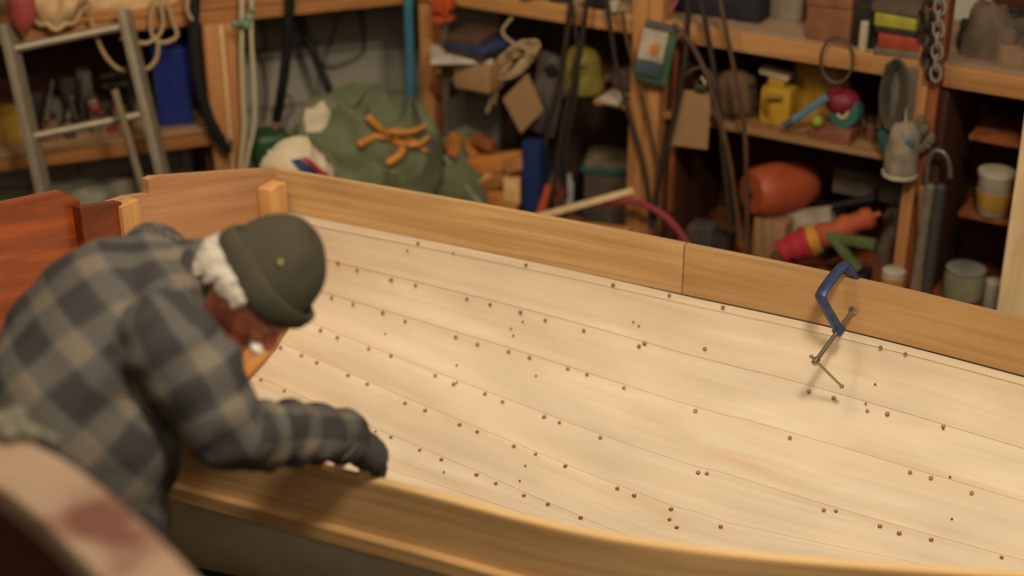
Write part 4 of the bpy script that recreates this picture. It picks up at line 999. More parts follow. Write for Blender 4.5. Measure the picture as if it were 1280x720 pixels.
solo(rh, 'rope_hank', M_ROPE, 'tangled hank of manila rope hanging from the left bay', 'rope')
def sheet_obj(corners, L, off, th, mat, name, label, cat, group=None):
    m = MB(); q = [PL(x, y, L, off) for x, y in corners]; n_ = (q[1]-q[0]).cross(q[2]-q[1]).normalized(); 
    k = len(q); m.add(q+[p+n_*th for p in q], [tuple(range(k)), tuple(range(2*k-1, k-1, -1))]+[(i, k+i, k+(i+1) % k, (i+1) % k) for i in range(k)])
    return solo(m, name, mat, label, cat, group, smooth=False)
sheet_obj([(628, 124), (659, 92), (679, 138), (651, 167)], LB, -.10, .006, M_CARD, 'cardboard_tag', 'square cardboard piece hanging on a corner below the rope hank', 'cardboard')
ci = thing('cardboard_tag', PL(864, 186, LB, -.08), 'upright cardboard piece hanging to the right of the central post', 'cardboard')
m = MB(); q = [PL(x, y, LB, -.08) for x, y in ((848, 112), (889, 116), (884, 187), (838, 181))]; n_ = (q[1]-q[0]).cross(q[2]-q[1]).normalized(); m.add(q+[p+n_*.006 for p in q], [(0, 1, 2, 3), (7, 6, 5, 4)]+[(i, 4+i, 4+(i+1) % 4, (i+1) % 4) for i in range(4)]); m.build('card', M_CARD, ci, smooth=False)
m = MB(); m.box(PL(876, 110, LB, -.085), (.045, .02, .03), rz(YB), .004); m.tube([PL(870, 104, LB, -.09), PL(877, 96, LB, -.09), PL(883, 106, LB, -.09)], .005); m.build('clip', M_STEEL, ci)
# grey case with lock, hanging beside the tag
gc_ = thing('grey_case', PL(684, 170, LB, .02), 'flat grey case with a black catch behind the cardboard square', 'case')
m = MB(); F_ = rz(YB)@Matrix.Rotation(.18, 3, 'Y'); m.box(PL(686, 118, LB, .05), (.13, .05, .34), F_, .01); m.build('case_shell', plain('case_grey', (104, 92, 88), .6), gc_)
m = MB(); m.box(PL(689, 88, LB, .015), (.045, .02, .045), F_@Matrix.Rotation(.78, 3, 'Y'), .006); m.build('catch', M_BLACK, gc_)
m = MB(); q = PL(716, 100, LB, -.02); m.box(q, (.012, .008, .16), rz(YB)@Matrix.Rotation(.45, 3, 'Y'), .002); m.ell(q+V((.03, 0, .07)), (.02, .008, .02)); solo(m, 'key_tool', plain('brass', (196, 168, 104), .4, .4), 'pale brass spanner hanging among the dark straps', 'spanner')
p = P(738, 132, ZM); m = heap((p.x-.02, p.y+.20, ZM), .085, .08, .17, 31, YB, .02, pw=.35); solo(m, 'olive_bag', plain('olive_yellow', (150, 132, 34), .8), 'olive yellow bag in the shadow behind the dark straps', 'bag', angle=180)
carton(762, 131, ZM, .09, .10, .025, YB, M_WHITE, 'white_packet', 'small white packet on the short shelf left of the central post', 'packet')
m = heap(P(775, 122, ZM)+nB*.14, .10, .07, .09, 12, YB, .03, pw=.6); solo(m, 'rag', dk('rag_brown', (112, 84, 60), .9), 'crumpled brown rag behind the white packet', 'rag', angle=180)
# dark blue tall case and things on the floor below
m = MB(); q0 = PL(668, 175, LB, -.10); m.box(V((q0.x, q0.y, q0.z/2)), (.085, .07, q0.z), rz(YB), .012); solo(m, 'blue_case', plain('navy_case', (26, 46, 112), .45, var=.1), 'upright navy blue case beneath the cardboard square', 'case')
m = MB(); q0 = PL(698, 195, LB, .02); m.box(V((q0.x, q0.y, q0.z/2)), (.07, .07, q0.z), rz(YB), .012); solo(m, 'blue_case', plain('dim_blue', (34, 46, 76), .6), 'dimmer blue case half hidden behind the dark straps', 'case')
m = MB(); q0 = PL(686, 232, LB, -.14); q1 = PL(674, 275, LB, -.16); m.tube([q0, q1, V((q1.x-.01, q1.y-.01, q1.z-.15))], [.014, .024, .026], seg=14); solo(m, 'hand_tool', M_ORANGE, 'orange tool handle standing right of the navy case', 'handle')
for k, (px, py, c, r_) in enumerate(((692, 222, (176, 130, 96), .02), (702, 234, (140, 60, 44), .024), (712, 226, (196, 190, 180), .018), (696, 244, (150, 84, 60), .026))):
    p = PL(px, py, LB, -.02); m = MB(); m.lathe([(r_*.9, 0), (r_, .006), (r_, .09), (r_*.5, .11), (r_*.5, .13)], V((p.x, p.y, p.z-.1)), None, 14)
    solo(m, 'bottle', dk('bt%d' % k, c), ['slim tan bottle left among the bottles by the navy case', 'dull red bottle in the middle by the dark straps', 'white capped bottle furthest right by the teal crate', 'brown bottle lowest in front by the orange handle'][k], 'bottle', 'bottles beside the navy case')
q = PL(702, 240, LB, -.02); m = MB(); m.box(V((q.x, q.y, (q.z-.12)/2)), (.15, .12, q.z-.12), rz(YB), .005); solo(m, 'wooden_crate', W_POSTD, 'dark wooden crate holding the bottles beside the navy case', 'crate')
tc_ = P(757, 250, .2)+nB*.15; cr_ = thing('teal_crate', V((tc_.x, tc_.y, 0)), 'clear crate with a teal rim left of the central post', 'crate')
m = MB(); Rc = rz(YB+.35); m.box(V((tc_.x, tc_.y, .16)), (.30, .22, .30), Rc, .01); m.build('crate_body', plain('murky_tub', (96, 84, 68), .5), cr_)
m = MB(); m.box(V((tc_.x, tc_.y, .322)), (.33, .25, .024), Rc, .008); m.build('rim', M_TEAL, cr_)
m = MB(); m.box(V((tc_.x, tc_.y, .342)), (.30, .22, .015), Rc, .004); m.build('contents_board', plain('board_tan', (138, 116, 84), .8), cr_)
m = MB(); q0, q1 = PL(668, 272, LB, -.30), PL(792, 238, LB, -.12); m.box((q0+q1)/2, (.022, .022, (q1-q0).length), frame(q1-q0, (0, 0, 1)), .003); solo(m, 'wooden_batten', W_PALE, 'pale square batten propped from the boat towards the central post', 'batten')
m = MB(); q0, q1 = PL(735, 290, LB, -.2), PL(775, 272, LB, -.2); m.box((q0+q1)/2-V((0, 0, .03)), (.2, .09, .03), rz(YB+.3), .003); solo(m, 'offcut_board', W_OFF, 'short brown board lying just behind the boat below the batten', 'board')
hang([(755, 258), (775, 252), (800, 254), (828, 268), (848, 288), (862, 312), (868, 340)], .014, plain('hose_red', (176, 50, 58), .5), 'red_hose', 'red hose arching in front of the central post', 'hose', LB, -.14)
# firewood offcuts
def block_at(px, py, sx, sy, sz, rot, mat, label, off=.0, round_=False):
    p = PL(px, py, LB, off); m = MB(); F_ = rz(rot[2])@Matrix.Rotation(rot[1], 3, 'Y')@Matrix.Rotation(rot[0], 3, 'X')
    if round_: m.tube([p-F_@V((sx/2, 0, 0)), p+F_@V((sx/2, 0, 0))], sy/2, seg=14)
    else: m.box(p, (sx, sy, sz), F_, .004)
    m.jitter(.003, 9, px); solo(m, 'wood_offcut', mat, label, 'wood', 'wood offcuts on the floor')
W_O2 = wood('offcut_warm', (170, 96, 40), (206, 136, 66), yaw=.1); W_O3 = wood('offcut_pale', (206, 156, 92), (228, 184, 120), yaw=.9)
for a_ in ((578, 185, .13, .09, .07, (.2, .5, .4), W_O2, 'round ended orange offcut nearest the tarpaulin'), (596, 200, .20, .06, .05, (0, .2, -.3), W_OFF, 'brown offcut under the round ended one'),
           (622, 202, .26, .07, .06, (0, -.12, YB+.5), W_O2, 'long orange log lying across the top of the wood pile'), (618, 222, .24, .07, .07, (.3, -.25, YB+.7), W_OFF, 'long log lying below the orange one'),
           (618, 212, .10, .05, .04, (0, -.3, .2), W_O3, 'pale short offcut between the two logs'), (641, 236, .07, .06, .11, (0, 0, -.2), W_O3, 'pale upright block at the right end of the wood pile'),
           (600, 232, .16, .06, .05, (.1, .4, .3), W_OFF, 'brown offcut in the middle low part of the wood pile'), (625, 248, .18, .06, .06, (0, .1, -.4), W_O2, 'orange offcut lowest in the wood pile'),
           (590, 218, .12, .05, .05, (.4, .5, .8), W_POSTD, 'dark offcut on the left of the wood pile'), (605, 178, .10, .05, .04, (0, .2, -.5), W_POSTD, 'small dark offcut at the back of the wood pile'),
           (648, 204, .12, .05, .05, (0, -.2, .1), W_OFF, 'brown offcut touching the navy case')):
    block_at(*a_, off=-.12)
c = PL(612, 245, LB, .02); m = heap((c.x, c.y, 0), .26, .16, .30, 41, YB, .04); solo(m, 'sawdust_heap', plain('chips', (112, 70, 38), .95, var=.35, scale=30), 'brown heap of chips and scraps under the wood pile', 'wood scraps', angle=180)
# ------------------------------------------------------------------ dark straps and cables hanging in front
ST = 'dark straps hanging from the top shelf'
for pts, r_, lb in (([(716, -20), (708, 50), (698, 110), (684, 170), (672, 250)], .011, 'leftmost dark strap sweeping down to the navy case'), ([(735, -20), (728, 50), (716, 110), (706, 150), (694, 220), (688, 275)], .011, 'dark strap just right of the leftmost one'),
                   ([(757, -5), (764, 40), (772, 90), (788, 150), (806, 215), (816, 285)], .009, 'dark cable crossing in front of the central post on its left'), ([(778, 15), (784, 50), (797, 100), (812, 160), (822, 220), (818, 290)], .008, 'brown cable running down over the central post'),
                   ([(842, 30), (864, 55), (884, 95), (896, 135), (912, 200), (926, 300)], .010, 'light brown strap curving down right of the central post'), ([(862, -20), (856, 80), (842, 150), (826, 215), (815, 285)], .011, 'thick dark strap bending left over the central post'),
                   ([(872, -20), (884, 40), (896, 110), (902, 170), (914, 290)], .010, 'dark strap right of the upright cardboard piece'), ([(896, -20), (908, 40), (922, 110), (932, 180), (934, 320)], .009, 'rightmost brown strap in front of the orange buoy'),
                   ([(850, 100), (868, 86), (885, 88), (896, 110)], .006, 'thin brown strap loop above the cardboard piece'), ([(712, -20), (722, 60), (720, 120), (708, 180), (708, 250)], .007, 'thin dark strap between the two left straps')):
    hang(pts, r_, M_STRAP if 'brown' in lb else plain('strap_dark', (58, 44, 34), .6), 'hanging_strap', lb, 'strap', LB, -.075-R.uniform(0, .03), ST)
p = PL(768, 8, LB, -.05); m = MB(); m.lathe([(.012, -.02), (.02, -.015), (.024, .02), (.018, .022)], p, None, 14); solo(m, 'white_hook', M_WHITE, 'small white hook on the top shelf edge above the straps', 'hook')
# blister pack on the post
bpk = thing('blister_pack', PL(818, 108, LB, -.085), 'green backed blister pack hanging on the central post', 'package')
fr0 = rz(YB+.30)@Matrix.Rotation(.16, 3, 'Y'); pc = PL(821, 66, LB, -.10)
m = MB(); m.box(pc, (.125, .022, .235), fr0, .004); m.build('backing_card', plain('pack_green', (62, 104, 70), .6), bpk)
m = MB(); m.box(pc+fr0@V((-.018, -.014, .008)), (.098, .01, .19), fr0, .004); m.build('front_label', plain('pack_pale', (190, 178, 158), .4), bpk)
m = MB(); m.box(pc+fr0@V((-.018, -.020, -.06)), (.098, .006, .06), fr0, .002); m.build('label_band', plain('pack_bluegrey', (70, 88, 100), .5), bpk)
m = MB(); m.ell(pc+fr0@V((-.01, -.021, .02)), (.018, .005, .026), fr0, seg=14); m.build('label_spot', plain('pack_orange', (226, 130, 40), .5), bpk)
m = MB(); m.box(pc+fr0@V((-.005, -.01, .105)), (.12, .02, .03), fr0, .003); m.build('header', plain('pack_header', (96, 90, 76), .6), bpk)
# ------------------------------------------------------------------ on the top board
TB = 'boxes on the top shelf'
carton(893, 22, ZT, .36, .22, .16, YB, dk('navy_bin', (34, 36, 48)), 'dark_bin', 'long dark navy bin on the top shelf right of the central post', 'bin')
carton(836, 12, ZT, .06, .14, .13, YB, dk('black_box', (36, 30, 28)), 'storage_box', 'black box wedged beside the central post on the top shelf', 'box')
m = MB(); m.tube([PL(838, 16, LB, .0), PL(848, -4, LB, .0)], .006); solo(m, 'pink_stick', plain('pink', (196, 92, 130), .5), 'thin pink stick in front of the black box on the top shelf', 'stick')
carton(978, 24, ZT, .15, .1, .15, YB, plain('grey_card', (150, 136, 116), .8), 'storage_box', 'plain grey box behind the stacked cartons on the top shelf', 'box', TB)
carton(1033, 53, ZT, .165, .20, .125, YB, plain('box_brown', (150, 92, 52), .8), 'cardboard_box', 'brown carton on the top shelf, lower of two', 'box', TB)
q = P(1033, 53, ZT); m = MB(); m.box(q+rz(YB)@V((-.01, .10, .125+.05)), (.17, .19, .095), rz(YB+.05), .005); solo(m, 'cardboard_box', plain('box_brown2', (164, 98, 54), .8), 'brown carton on the top shelf, upper of two', 'box', TB)
carton(1080, 60, ZT, .09, .12, .16, YB, dk('box_black', (38, 30, 24)), 'storage_box', 'black box right of the brown cartons', 'box', TB)
can(1079, 64, ZT, .016, .085, M_WHITE, 'glue_bottle', 'small white bottle in front of the black box', 'bottle', capm=M_WHITE)
bz = ZT; q = P(1116, 73, ZT)
for k, (w, h, c, lb) in enumerate(((.17, .03, (126, 108, 86), 'grey beige flat box at the bottom of the colourful stack'), (.15, .05, (190, 62, 38), 'red box in the colourful stack on the top shelf'), (.15, .022, (60, 46, 36), 'thin dark box between the red and the lime boxes'), (.155, .045, (186, 180, 40), 'lime yellow box in the colourful stack'), (.17, .03, (104, 88, 66), 'grey brown flat box on top of the colourful stack'))):
    m = MB(); m.box(q+rz(YB)@V((R.uniform(-.01, .01), .09, 0))+V((0, 0, bz-ZT+h/2)), (w, .16, h), rz(YB+R.uniform(-.1, .1)), .004); solo(m, 'flat_box', dk('fb%d' % k, c), lb, 'box', 'colourful stack on the top shelf'); bz += h+.001
for k, (px, py, w, c, lb) in enumerate(((662, 3, .10, (84, 92, 60), 'dull green pot on the top shelf above the rope hank'), (700, 6, .09, (60, 50, 44), 'dark pot on the top shelf above the dark straps'), (752, 14, .10, (44, 40, 40), 'black pot on the top shelf left of the central post'))):
    can(px, py, ZT, w/2, .12, dk('pot%d' % k, c), 'paint_pot', lb, 'pot', push=.02)
# lumps on the right section
for k, (px, py, rx, h, c, lb) in enumerate(((1225, 78, .11, .17, (118, 98, 74), 'large dusty rag bundle on the right end of the top shelf'), (1262, 84, .08, .13, (96, 84, 66), 'smaller dusty bundle next to the large one, far right'), (1205, 72, .05, .12, (60, 46, 34), 'dark lump against the divider on the top shelf'), (1250, 88, .06, .05, (160, 124, 92), 'low pinkish scrap heap at the shelf edge, far right'))):
    m = heap(P(px, py, ZT)+nB*.10, rx, rx*.7, h, 50+k, YB, .035, pw=.5, sc=8); solo(m, 'dusty_bundle', dk('lump%d' % k, c, .9), lb, 'bundle', 'bundles on the right end of the top shelf', angle=180)
can(1268, 70, ZT, .03, .14, dk('bottle_green', (44, 62, 48)), 'dark_bottle', 'dark green bottle standing among the dusty bundles', 'bottle', push=.04)
# cable loop on the rail
m = MB(); c = PL(1046, 75, LB, -.045); m.tube([c+dB*math.cos(a*.35)*.06+V((0, 0, math.sin(a*.35)*.085)) for a in range(18)], .0055, seg=7, closed=True); solo(m, 'wire_ring', plain('wire_brown', (96, 76, 58), .5), 'ring of brown wire hanging on the top shelf rail', 'wire')
# ------------------------------------------------------------------ middle shelf of the right part
jg = thing('yellow_jug', P(966, 158, ZM), 'yellow plastic jug with a pale cap on the middle shelf', 'jug'); q = P(966, 158, ZM); Rj = rz(YB)
m = MB(); m.box(q+Rj@V((0, .05, .075)), (.125, .10, .15), Rj, .02); m.box(q+Rj@V((-.01, .05, .165)), (.07, .06, .04), Rj, .015); m.build('jug_body', M_YEL, jg)
m = MB(); m.tube(cat_rom([q+Rj@V((-.025, -.004, .045)), q+Rj@V((-.03, -.018, .08)), q+Rj@V((-.025, -.018, .115)), q+Rj@V((.03, -.01, .12))], 5), .010, seg=10); m.build('jug_handle', plain('yel_dark', (176, 118, 20), .5), jg)
m = MB(); m.box(q+Rj@V((-.02, .05, .195)), (.12, .07, .025), Rj@Matrix.Rotation(.15, 3, 'Y'), .008); m.build('jug_cap', plain('cap_pale', (196, 176, 140), .6), jg)
m = heap(P(1006, 160, ZM)+nB*.13, .13, .07, .25, 61, YB, .02, pw=.3, sc=7); solo(m, 'yellow_bag', plain('mustard', (206, 150, 26), .6, var=.15), 'mustard yellow bag slumped behind the yellow jug', 'bag', angle=180)
tq0, tq1 = PL(980, 158, LB, -.02), PL(1036, 120, LB, .02); bt = thing('blue_tool', (tq0+tq1)/2, 'pale blue handled tool propped across the middle shelf', 'tool')
m = MB(); m.box(tq0.lerp(tq1, .58), (.02, .026, (tq1-tq0).length*.8), frame(tq1-tq0), .006); m.build('handle', plain('tool_blue', (90, 140, 176), .4), bt)
m = MB(); m.tube([tq0, tq0.lerp(tq1, .2)], [.016, .012], seg=10); m.build('head', plain('tool_slate', (54, 70, 84), .5), bt)
wt = thing('round_tin', PL(1054, 158, LB, .05), 'teal and crimson round tape reel on the middle shelf', 'reel'); q = PL(1054, 140, LB, .05); Fw = frame(-nB+V((-.2, 0, .25)), dB)
m = MB(); m.lathe([(.016, .0), (.058, .0), (.062, -.01), (.062, -.045), (.058, -.055), (.016, -.055)], q, Fw); m.build('reel_side', M_TEAL, wt)
m = MB(); m.ell(q+V((-.01, .02, .03))+nB*.02, (.068, .055, .052), rz(YB)); m.build('reel_cover', plain('crimson', (160, 26, 50), .5), wt)
m = MB(); m.lathe([(.012, .0), (.026, .0), (.026, .006), (.012, .006)], q, Fw); m.build('reel_hub', plain('hub_cream', (206, 176, 130), .5), wt)
m = MB(); m.lathe([(.011, .004), (.0115, .009), (.003, .010)], q, Fw); m.build('hub_hole', M_BLACK, wt)
carton(1035, 178, ZM, .16, .14, .055, YB, plain('block_red', (150, 86, 50), .7), 'wooden_box', 'low reddish wooden box under the round reel', 'box')
m = MB(); q = P(1024, 160, ZM); m.ell(PL(1022, 152, LB, .0), (.022, .02, .022), seg=14); solo(m, 'lime_ball', plain('lime', (160, 180, 30), .6), 'small lime green ball beside the blue tool', 'ball')
can(1092, 178, ZM, .028, .07, dk('jar_brown', (130, 84, 52)), 'small_jar', 'small brown jar at the right of the middle shelf', 'jar')
m = MB(); q = P(905, 150, ZM)+nB*.10; m.lathe([(.075, 0), (.085, .04), (.085, .10), (.07, .15), (.03, .175)], q, None); m.jitter(.006, 12); solo(m, 'brown_sack', plain('sack_brown', (128, 92, 56), .9), 'round brown sack on the middle shelf behind the straps', 'sack', angle=180)
for k, (px, c) in enumerate(((938, (84, 60, 40)), (925, (60, 46, 36)))):
    can(px, 152, ZM, .025, .12, dk('mid%d' % k, c), 'small_jar', ['dark jar right of the round brown sack', 'dark jar next to the strap behind the round sack'][k], 'jar', push=.03)
# ------------------------------------------------------------------ hanging things at the divider
lp = MB()
for k in range(5):
    c = PL(1120+R.uniform(-3, 3), 118, LB, -.062-.008*k); w_ = .022+.006*k; h_ = .10+.007*k
    lp.tube([c+dB*math.cos(a*.3)*w_+V((0, 0, math.sin(a*.3)*h_)) for a in range(21)], .006, seg=7, closed=True)
lp.tube(cat_rom([PL(1112, 80, LB, -.06), PL(1106, 120, LB, -.06), PL(1100, 160, LB, -.06)], 5), .014, seg=8)
mr_ = MB(); mr_.box(PL(1124, 128, LB, -.035), (.12, .02, .26), rz(YB), .008); mr_.jitter(.014, 16, 5); solo(mr_, 'grey_rag', plain('rag_grey', (122, 110, 92), .9), 'grey rag hanging behind the cord coil', 'rag', angle=180)
solo(lp, 'cord_coil', plain('coil_grey', (84, 72, 56), .8), 'coil of grey cord hanging from the top shelf beside the divider post', 'cord')
m = MB(); c = PL(1107, 172, LB, -.05); m.ell(c, (.028, .02, .06), rz(YB)); m.jitter(.008, 18); solo(m, 'teal_cloth', plain('teal_cloth', (40, 94, 92), .8), 'small teal cloth beside the hanging white bag', 'cloth', angle=180)
wb = thing('mesh_bag', PL(1128, 216, LB, -.08), 'dirty white bag hanging on the divider post', 'bag'); c = PL(1128, 190, LB, -.09)
m = MB(); m.lathe([(.055, -.085), (.062, -.08), (.060, -.06), (.059, 0), (.056, .05), (.05, .085), (.03, .11)], c, rz(YB), 20); m.jitter(.008, 14, 2); m.build('bag_cloth', plain('dirty_white', (150, 136, 112), .8, var=.4, scale=18), wb, angle=180)
m = MB(); m.lathe([(.058, -.09), (.064, -.088), (.064, -.074), (.058, -.072)], c, rz(YB), 20); m.build('bag_rim', M_WHITE, wb)
m = MB(); m.box(c+V((0, -.055, .055)), (.05, .006, .02), rz(YB), .002); m.build('blue_tab', plain('tab_blue', (64, 110, 140), .6), wb)
m = MB(); m.tube([c+V((0, 0, .10)), c+V((.0, .03, .16))], .005); m.build('hang_cord', M_ROPE, wb)
def chain(px0, py0, px1, py1, n_, r_, label, mat, off=-.07):
    m = MB(); a, b_ = PL(px0, py0, LB, off), PL(px1, py1, LB, off)
    for k in range(n_):
        c = a.lerp(b_, k/(n_-1)); up = (b_-a).normalized(); sd_ = dB if k % 2 else nB
        m.tube([c+up*math.cos(j*.7)*r_*1.5+sd_*math.sin(j*.7)*r_ for j in range(9)], r_*.28, seg=7, closed=True)
    solo(m, 'metal_chain', mat, label, 'chain', 'chains on the divider post')
chain(1162, -5, 1160, 88, 7, .022, 'dark bundle of chain hanging on the divider post', M_DARK); chain(1176, -5, 1170, 92, 8, .019, 'paler chain hanging right of the dark chain', M_GREY, -.09); chain(1152, 30, 1166, 92, 5, .02, 'short dark chain crossing behind the others', M_DARK, -.06)
m = MB(); 
for k in range(7): m.ell(PL(1152+R.uniform(-4, 14), 150+k*6, LB, -.075), (.02, .016, .022), seg=10, rings=8)
m.jitter(.008, 25, 3); solo(m, 'rope_tangle', plain('tangle', (118, 104, 80), .9), 'grey tangle of cord right of the hanging white bag', 'cord', angle=180)
m = MB(); m.tube(cat_rom([PL(x, y, LB, -.08) for x, y in ((1158, 235), (1160, 205), (1167, 190), (1178, 190), (1186, 202), (1188, 222))], 6), .009, seg=10); solo(m, 'metal_hook', plain('hook_grey', (130, 122, 108), .4, .5), 'grey steel hook curving over beside the divider post', 'hook')
for k, (x0, x1, c, r_) in enumerate(((1163, 1141, (120, 108, 84), .020), (1176, 1156, (64, 58, 50), .022), (1152, 1150, (140, 92, 52), .013))):
    a, b_ = PL(x0, 236, LB, -.10), PL(x1, 380, LB, -.16); d = (b_-a).normalized(); b2 = a+d*(a.z/-d.z); m = MB(); m.tube([a, b2], r_, seg=12); m.ell(a, r_, seg=12, rings=8)
    solo(m, 'long_tube', plain('lt%d' % k, c, .6), ['pale grey tube leaning below the steel hook', 'dark grey tube leaning right of the pale tube', 'thin brown rod beside the divider post'][k], 'tube', 'tubes leaning at the divider')
# ------------------------------------------------------------------ lower right bay
q = P(958, 332, ZQ); carton(958, 332, ZQ, .13, .14, .19, YB, M_CARD, 'cardboard_box', 'upright cardboard box in front of the orange buoy', 'box')
bz_ = PL(975, 266, LB, .16).z; m = MB(); m.box(V((q.x, q.y, 0))+nB*.27+dB*.04+V((0, 0, (ZQ+bz_)/2)), (.30, .22, bz_-ZQ), rz(YB), .006); solo(m, 'dark_crate', dk('crate_dark', (50, 34, 26)), 'dark crate carrying the orange buoy', 'crate')
by = thing('orange_buoy', PL(978, 262, LB, .16), 'big orange inflated buoy lying on its side', 'buoy'); bc_ = PL(976, 235, LB, .16); ax_ = (dB*-1+V((0, -.95, .02))).normalized(); Fb = frame(ax_, V((0, 0, 1)))
m = MB(); m.lathe([(.004, -.16), (.05, -.155), (.085, -.125), (.10, -.07), (.105, 0), (.104, .07), (.098, .115), (.080, .14), (.03, .145), (.012, .142)], bc_, Fb, 28); m.build('buoy_body', plain('buoy_orange', (206, 84, 36), .5, var=.12, scale=6), by)
m = MB(); m.lathe([(.010, .140), (.018, .146), (.018, .152), (.008, .153)], bc_, Fb, 14); m.build('buoy_eye', plain('buoy_eye', (84, 48, 26), .6), by)
# folded wind sock / parasol
ks = thing('folded_parasol', PL(1030, 330, LB, -.02), 'rolled fabric in red, yellow and orange lying across the lower bay', 'fabric roll')
ka, kb = PL(985, 312, LB, -.06), PL(1092, 270, LB, .10); kd = (kb-ka).normalized(); Fk = frame(kd, V((0, 0, 1))); kl = (kb-ka).length
def seg_(s0, s1, r0, r1, name, mat, lump=.008):
    m = MB(); pts = [(r0+(r1-r0)*i/8+(.006*math.sin(i*2)), s0*kl+(s1-s0)*kl*i/8) for i in range(9)]
    m.lathe([(.004, pts[0][1])]+pts+[(.004, pts[-1][1])], ka, Fk, 22); m.jitter(lump, 14, s0*9); m.build(name, mat, ks, angle=180)
seg_(-.10, .24, .040, .066, 'red_end', M_RED); seg_(.24, .36, .064, .050, 'yellow_band', plain('band_yellow', (224, 150, 26), .7)); seg_(.36, 1.0, .048, .036, 'orange_length', plain('orange_fabric', (206, 84, 34), .7), .005)
m = MB(); m.tube([ka+kd*kl*.95, ka+kd*(kl*1.08)], .012, seg=10); m.build('pole_end', M_ORANGE, ks)
sheet_obj([(984, 268), (1037, 262), (1040, 285), (986, 293)], LB, .12, .05, plain('carton_white', (198, 184, 158), .8), 'white_carton', 'off white carton behind the rolled red fabric', 'carton')
m = MB(); m.tube([PL(1042, 258, LB, .14), PL(1096, 248, LB, .14)], .018, seg=12); m.tube([PL(1093, 252, LB, .14), PL(1096, 236, LB, .14)], .010); solo(m, 'black_bar', M_BLACK, 'short black bar above the orange fabric', 'bar')
m = MB(); q0 = PL(1040, 288, LB, -.02); m.box(PL(1062, 300, LB, -.02), (.20, .03, .035), rz(YB)@Matrix.Rotation(-.05, 3, 'Y'), .004); m.box(PL(1058, 318, LB, -.03), (.15, .03, .03), rz(YB)@Matrix.Rotation(.75, 3, 'Y'), .004); solo(m, 'green_bracket', plain('bracket_green', (104, 126, 66), .7), 'green angled bracket beneath the orange fabric', 'bracket')
m = MB(); m.box(PL(1090, 232, LB, .25), (.30, .05, .10), rz(YB), .01); solo(m, 'grey_slab', dk('slab', (104, 88, 72), .8), 'grey slab standing at the back behind the black bar', 'slab')
m = heap(P(1110, 340, ZQ)+nB*.10, .075, .07, .36, 71, YB, .02, pw=.3, sc=9); solo(m, 'grey_bag', plain('mauve_grey', (142, 118, 102), .8), 'upright mauve grey bag near the divider, lower bay', 'bag', angle=180)
m = heap(P(1132, 335, ZQ)+nB*.02, .03, .03, .26, 72, YB, .012, pw=.3, sc=9); solo(m, 'red_bundle', plain('maroon', (120, 54, 48), .8), 'narrow maroon bundle between the grey bag and the tubes', 'bundle', angle=180)
jr = thing('white_jar', PL(1118, 362, LB, -.14), 'white jar with an orange label at the boat edge', 'jar'); q = PL(1116, 352, LB, -.14); Fj = frame(V((.5, -.6, .35)))
m = MB(); m.lathe([(.035, -.05), (.042, -.046), (.042, .046), (.036, .05)], q, None); m.lathe([(.03, -q.z+.0), (.03, -.052)], q, None); m.build('jar_body', M_WHITE, jr)
m = MB(); m.lathe([(.0425, -.028), (.0435, -.027), (.0435, .020), (.0425, .022)], q, None, 24); m.build('jar_label', plain('label_orange', (214, 124, 36), .6), jr)
for k, (px, py, w, h, c, nm, lb) in enumerate(((880, 288, .10, .10, (84, 76, 70), 'wire_basket', 'grey wire basket of scraps between red hose and straps'), (905, 300, .07, .12, (64, 48, 42), 'dark_tin', 'dark tin between the wire basket and the cardboard box'), (1070, 345, .10, .09, (40, 34, 30), 'black_tray', 'black tray under the green bracket'), (1010, 350, .09, .05, (84, 60, 40), 'brown_tray', 'brown tray under the red fabric end'))):
    q = PL(px, py, LB, .0); m = MB(); m.box(V((q.x, q.y, q.z-h/2+.03)), (w, .09, h), rz(YB), .006)
    if k == 0:
        for j in range(5): m.tube([V((q.x, q.y, q.z+.03))+dB*(-.05+.025*j)-nB*.047, V((q.x, q.y, q.z-.07))+dB*(-.05+.025*j)-nB*.047], .004, seg=6)
    m.box(V((q.x, q.y, (q.z-h+.03+ZQ)/2)), (w*.9, .08, max(.01, q.z-h+.03-ZQ)), rz(YB), .003); solo(m, nm, dk('lr%d' % k, c), lb, 'tray' if 'tray' in nm else 'container')
# right bay pots
pt = thing('paint_tub', P(1239, 262, .50), 'white paint tub with a yellow label on the small shelf, far right', 'tub'); q = P(1239, 258, .50)+nB*.02
q = PL(1240, 258, LB, .16); q = V((q.x, q.y, .50)); m = MB(); m.lathe([(.05, 0), (.058, .01), (.062, .15), (.058, .155)], q, None); m.build('tub_body', plain('tub_grey', (178, 164, 140), .6), pt)
m = MB(); m.lathe([(.060, .152), (.067, .154), (.067, .170), (.060, .172)], q, None); m.build('tub_lid', M_WHITE, pt)
m = MB(); m.lathe([(.0600, .03), (.0606, .031), (.0635, .095), (.0625, .096)], q, None, 28); m.build('tub_label', plain('tub_yellow', (206, 150, 40), .6), pt)
can(1214, 388, ZQ+.01, .075, .10, dk('tub_sage', (150, 144, 110)), 'plastic_tub', 'sage green tub low in the far right bay', 'tub', capm=plain('lid_grey', (160, 160, 150), .6), push=.05)
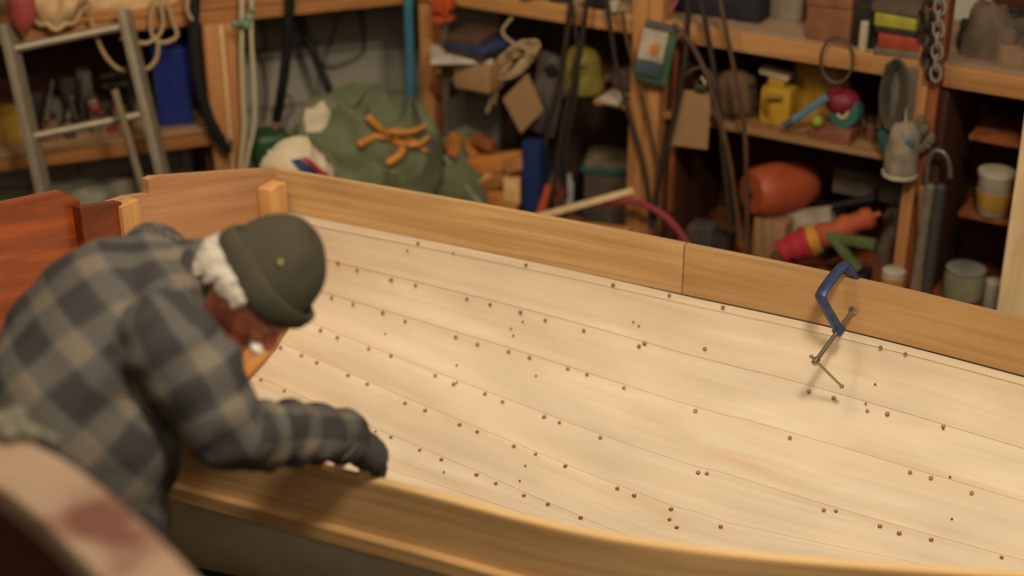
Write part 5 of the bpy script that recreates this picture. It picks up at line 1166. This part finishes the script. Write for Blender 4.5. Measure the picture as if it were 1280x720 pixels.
can(1244, 398, ZQ+.01, .035, .11, dk('bt_white', (170, 160, 144)), 'plastic_bottle', 'whitish bottle beside the sage tub, far right', 'bottle', capm=M_WHITE, push=.02)
# ------------------------------------------------------------------ light, camera
w_ = bpy.data.worlds.new('w'); bpy.context.scene.world = w_; w_.use_nodes = True
w_.node_tree.nodes['Background'].inputs[0].default_value = (1, .78, .55, 1); w_.node_tree.nodes['Background'].inputs[1].default_value = .09
def area(name, loc, tgt, size, power, col, sy=None):
    l = bpy.data.lights.new(name, 'AREA'); l.energy = power; l.size = size; l.color = col
    if sy: l.shape = 'RECTANGLE'; l.size_y = sy
    o = bpy.data.objects.new(name, l); C.objects.link(o); o.location = loc
    o.rotation_euler = (V(tgt)-V(loc)).to_track_quat('-Z', 'Y').to_euler(); return o
area('lamp_over_boat', (.75, 1.5, 3.9), (.4, 3.4, .4), .5, 104, (1, .90, .76))
area('fill_behind_camera', (.3, -.9, 3.6), (.2, 2.8, .8), 1.6, 28, (1, .90, .76))  # unseen broad fill, added to brighten the camera side of the boat
area('lamp_over_stern', (-1.2, 2.9, 4.1), (-.8, 4.2, .6), .5, 32, (1, .88, .72))
area('lamp_by_shelves', (.0, 3.6, 3.6), (.2, 5.9, .8), .6, 4, (1, .78, .52))
area('fill_on_wall', (-.7, 4.3, 2.3), (-.8, 6.6, .6), .3, 12, (1, .85, .62))  # unseen fill, added to lighten the block wall and the tarp
cam = bpy.data.cameras.new('cam'); co_ = bpy.data.objects.new('cam', cam); C.objects.link(co_)
co_.location = (0, 0, CZ); co_.rotation_euler = (math.pi/2-PITCH, 0, 0)
cam.sensor_width = 36; cam.lens = 36*FPX/1280
cam.dof.use_dof = True; cam.dof.focus_distance = 4.2; cam.dof.aperture_fstop = (cam.lens/1000)/.051
sc0 = bpy.context.scene; sc0.camera = co_
sc0.view_settings.view_transform = 'Standard'; sc0.view_settings.look = 'None'; sc0.view_settings.gamma = 1; sc0.view_settings.use_curve_mapping = False
sc0.view_settings.exposure = 0
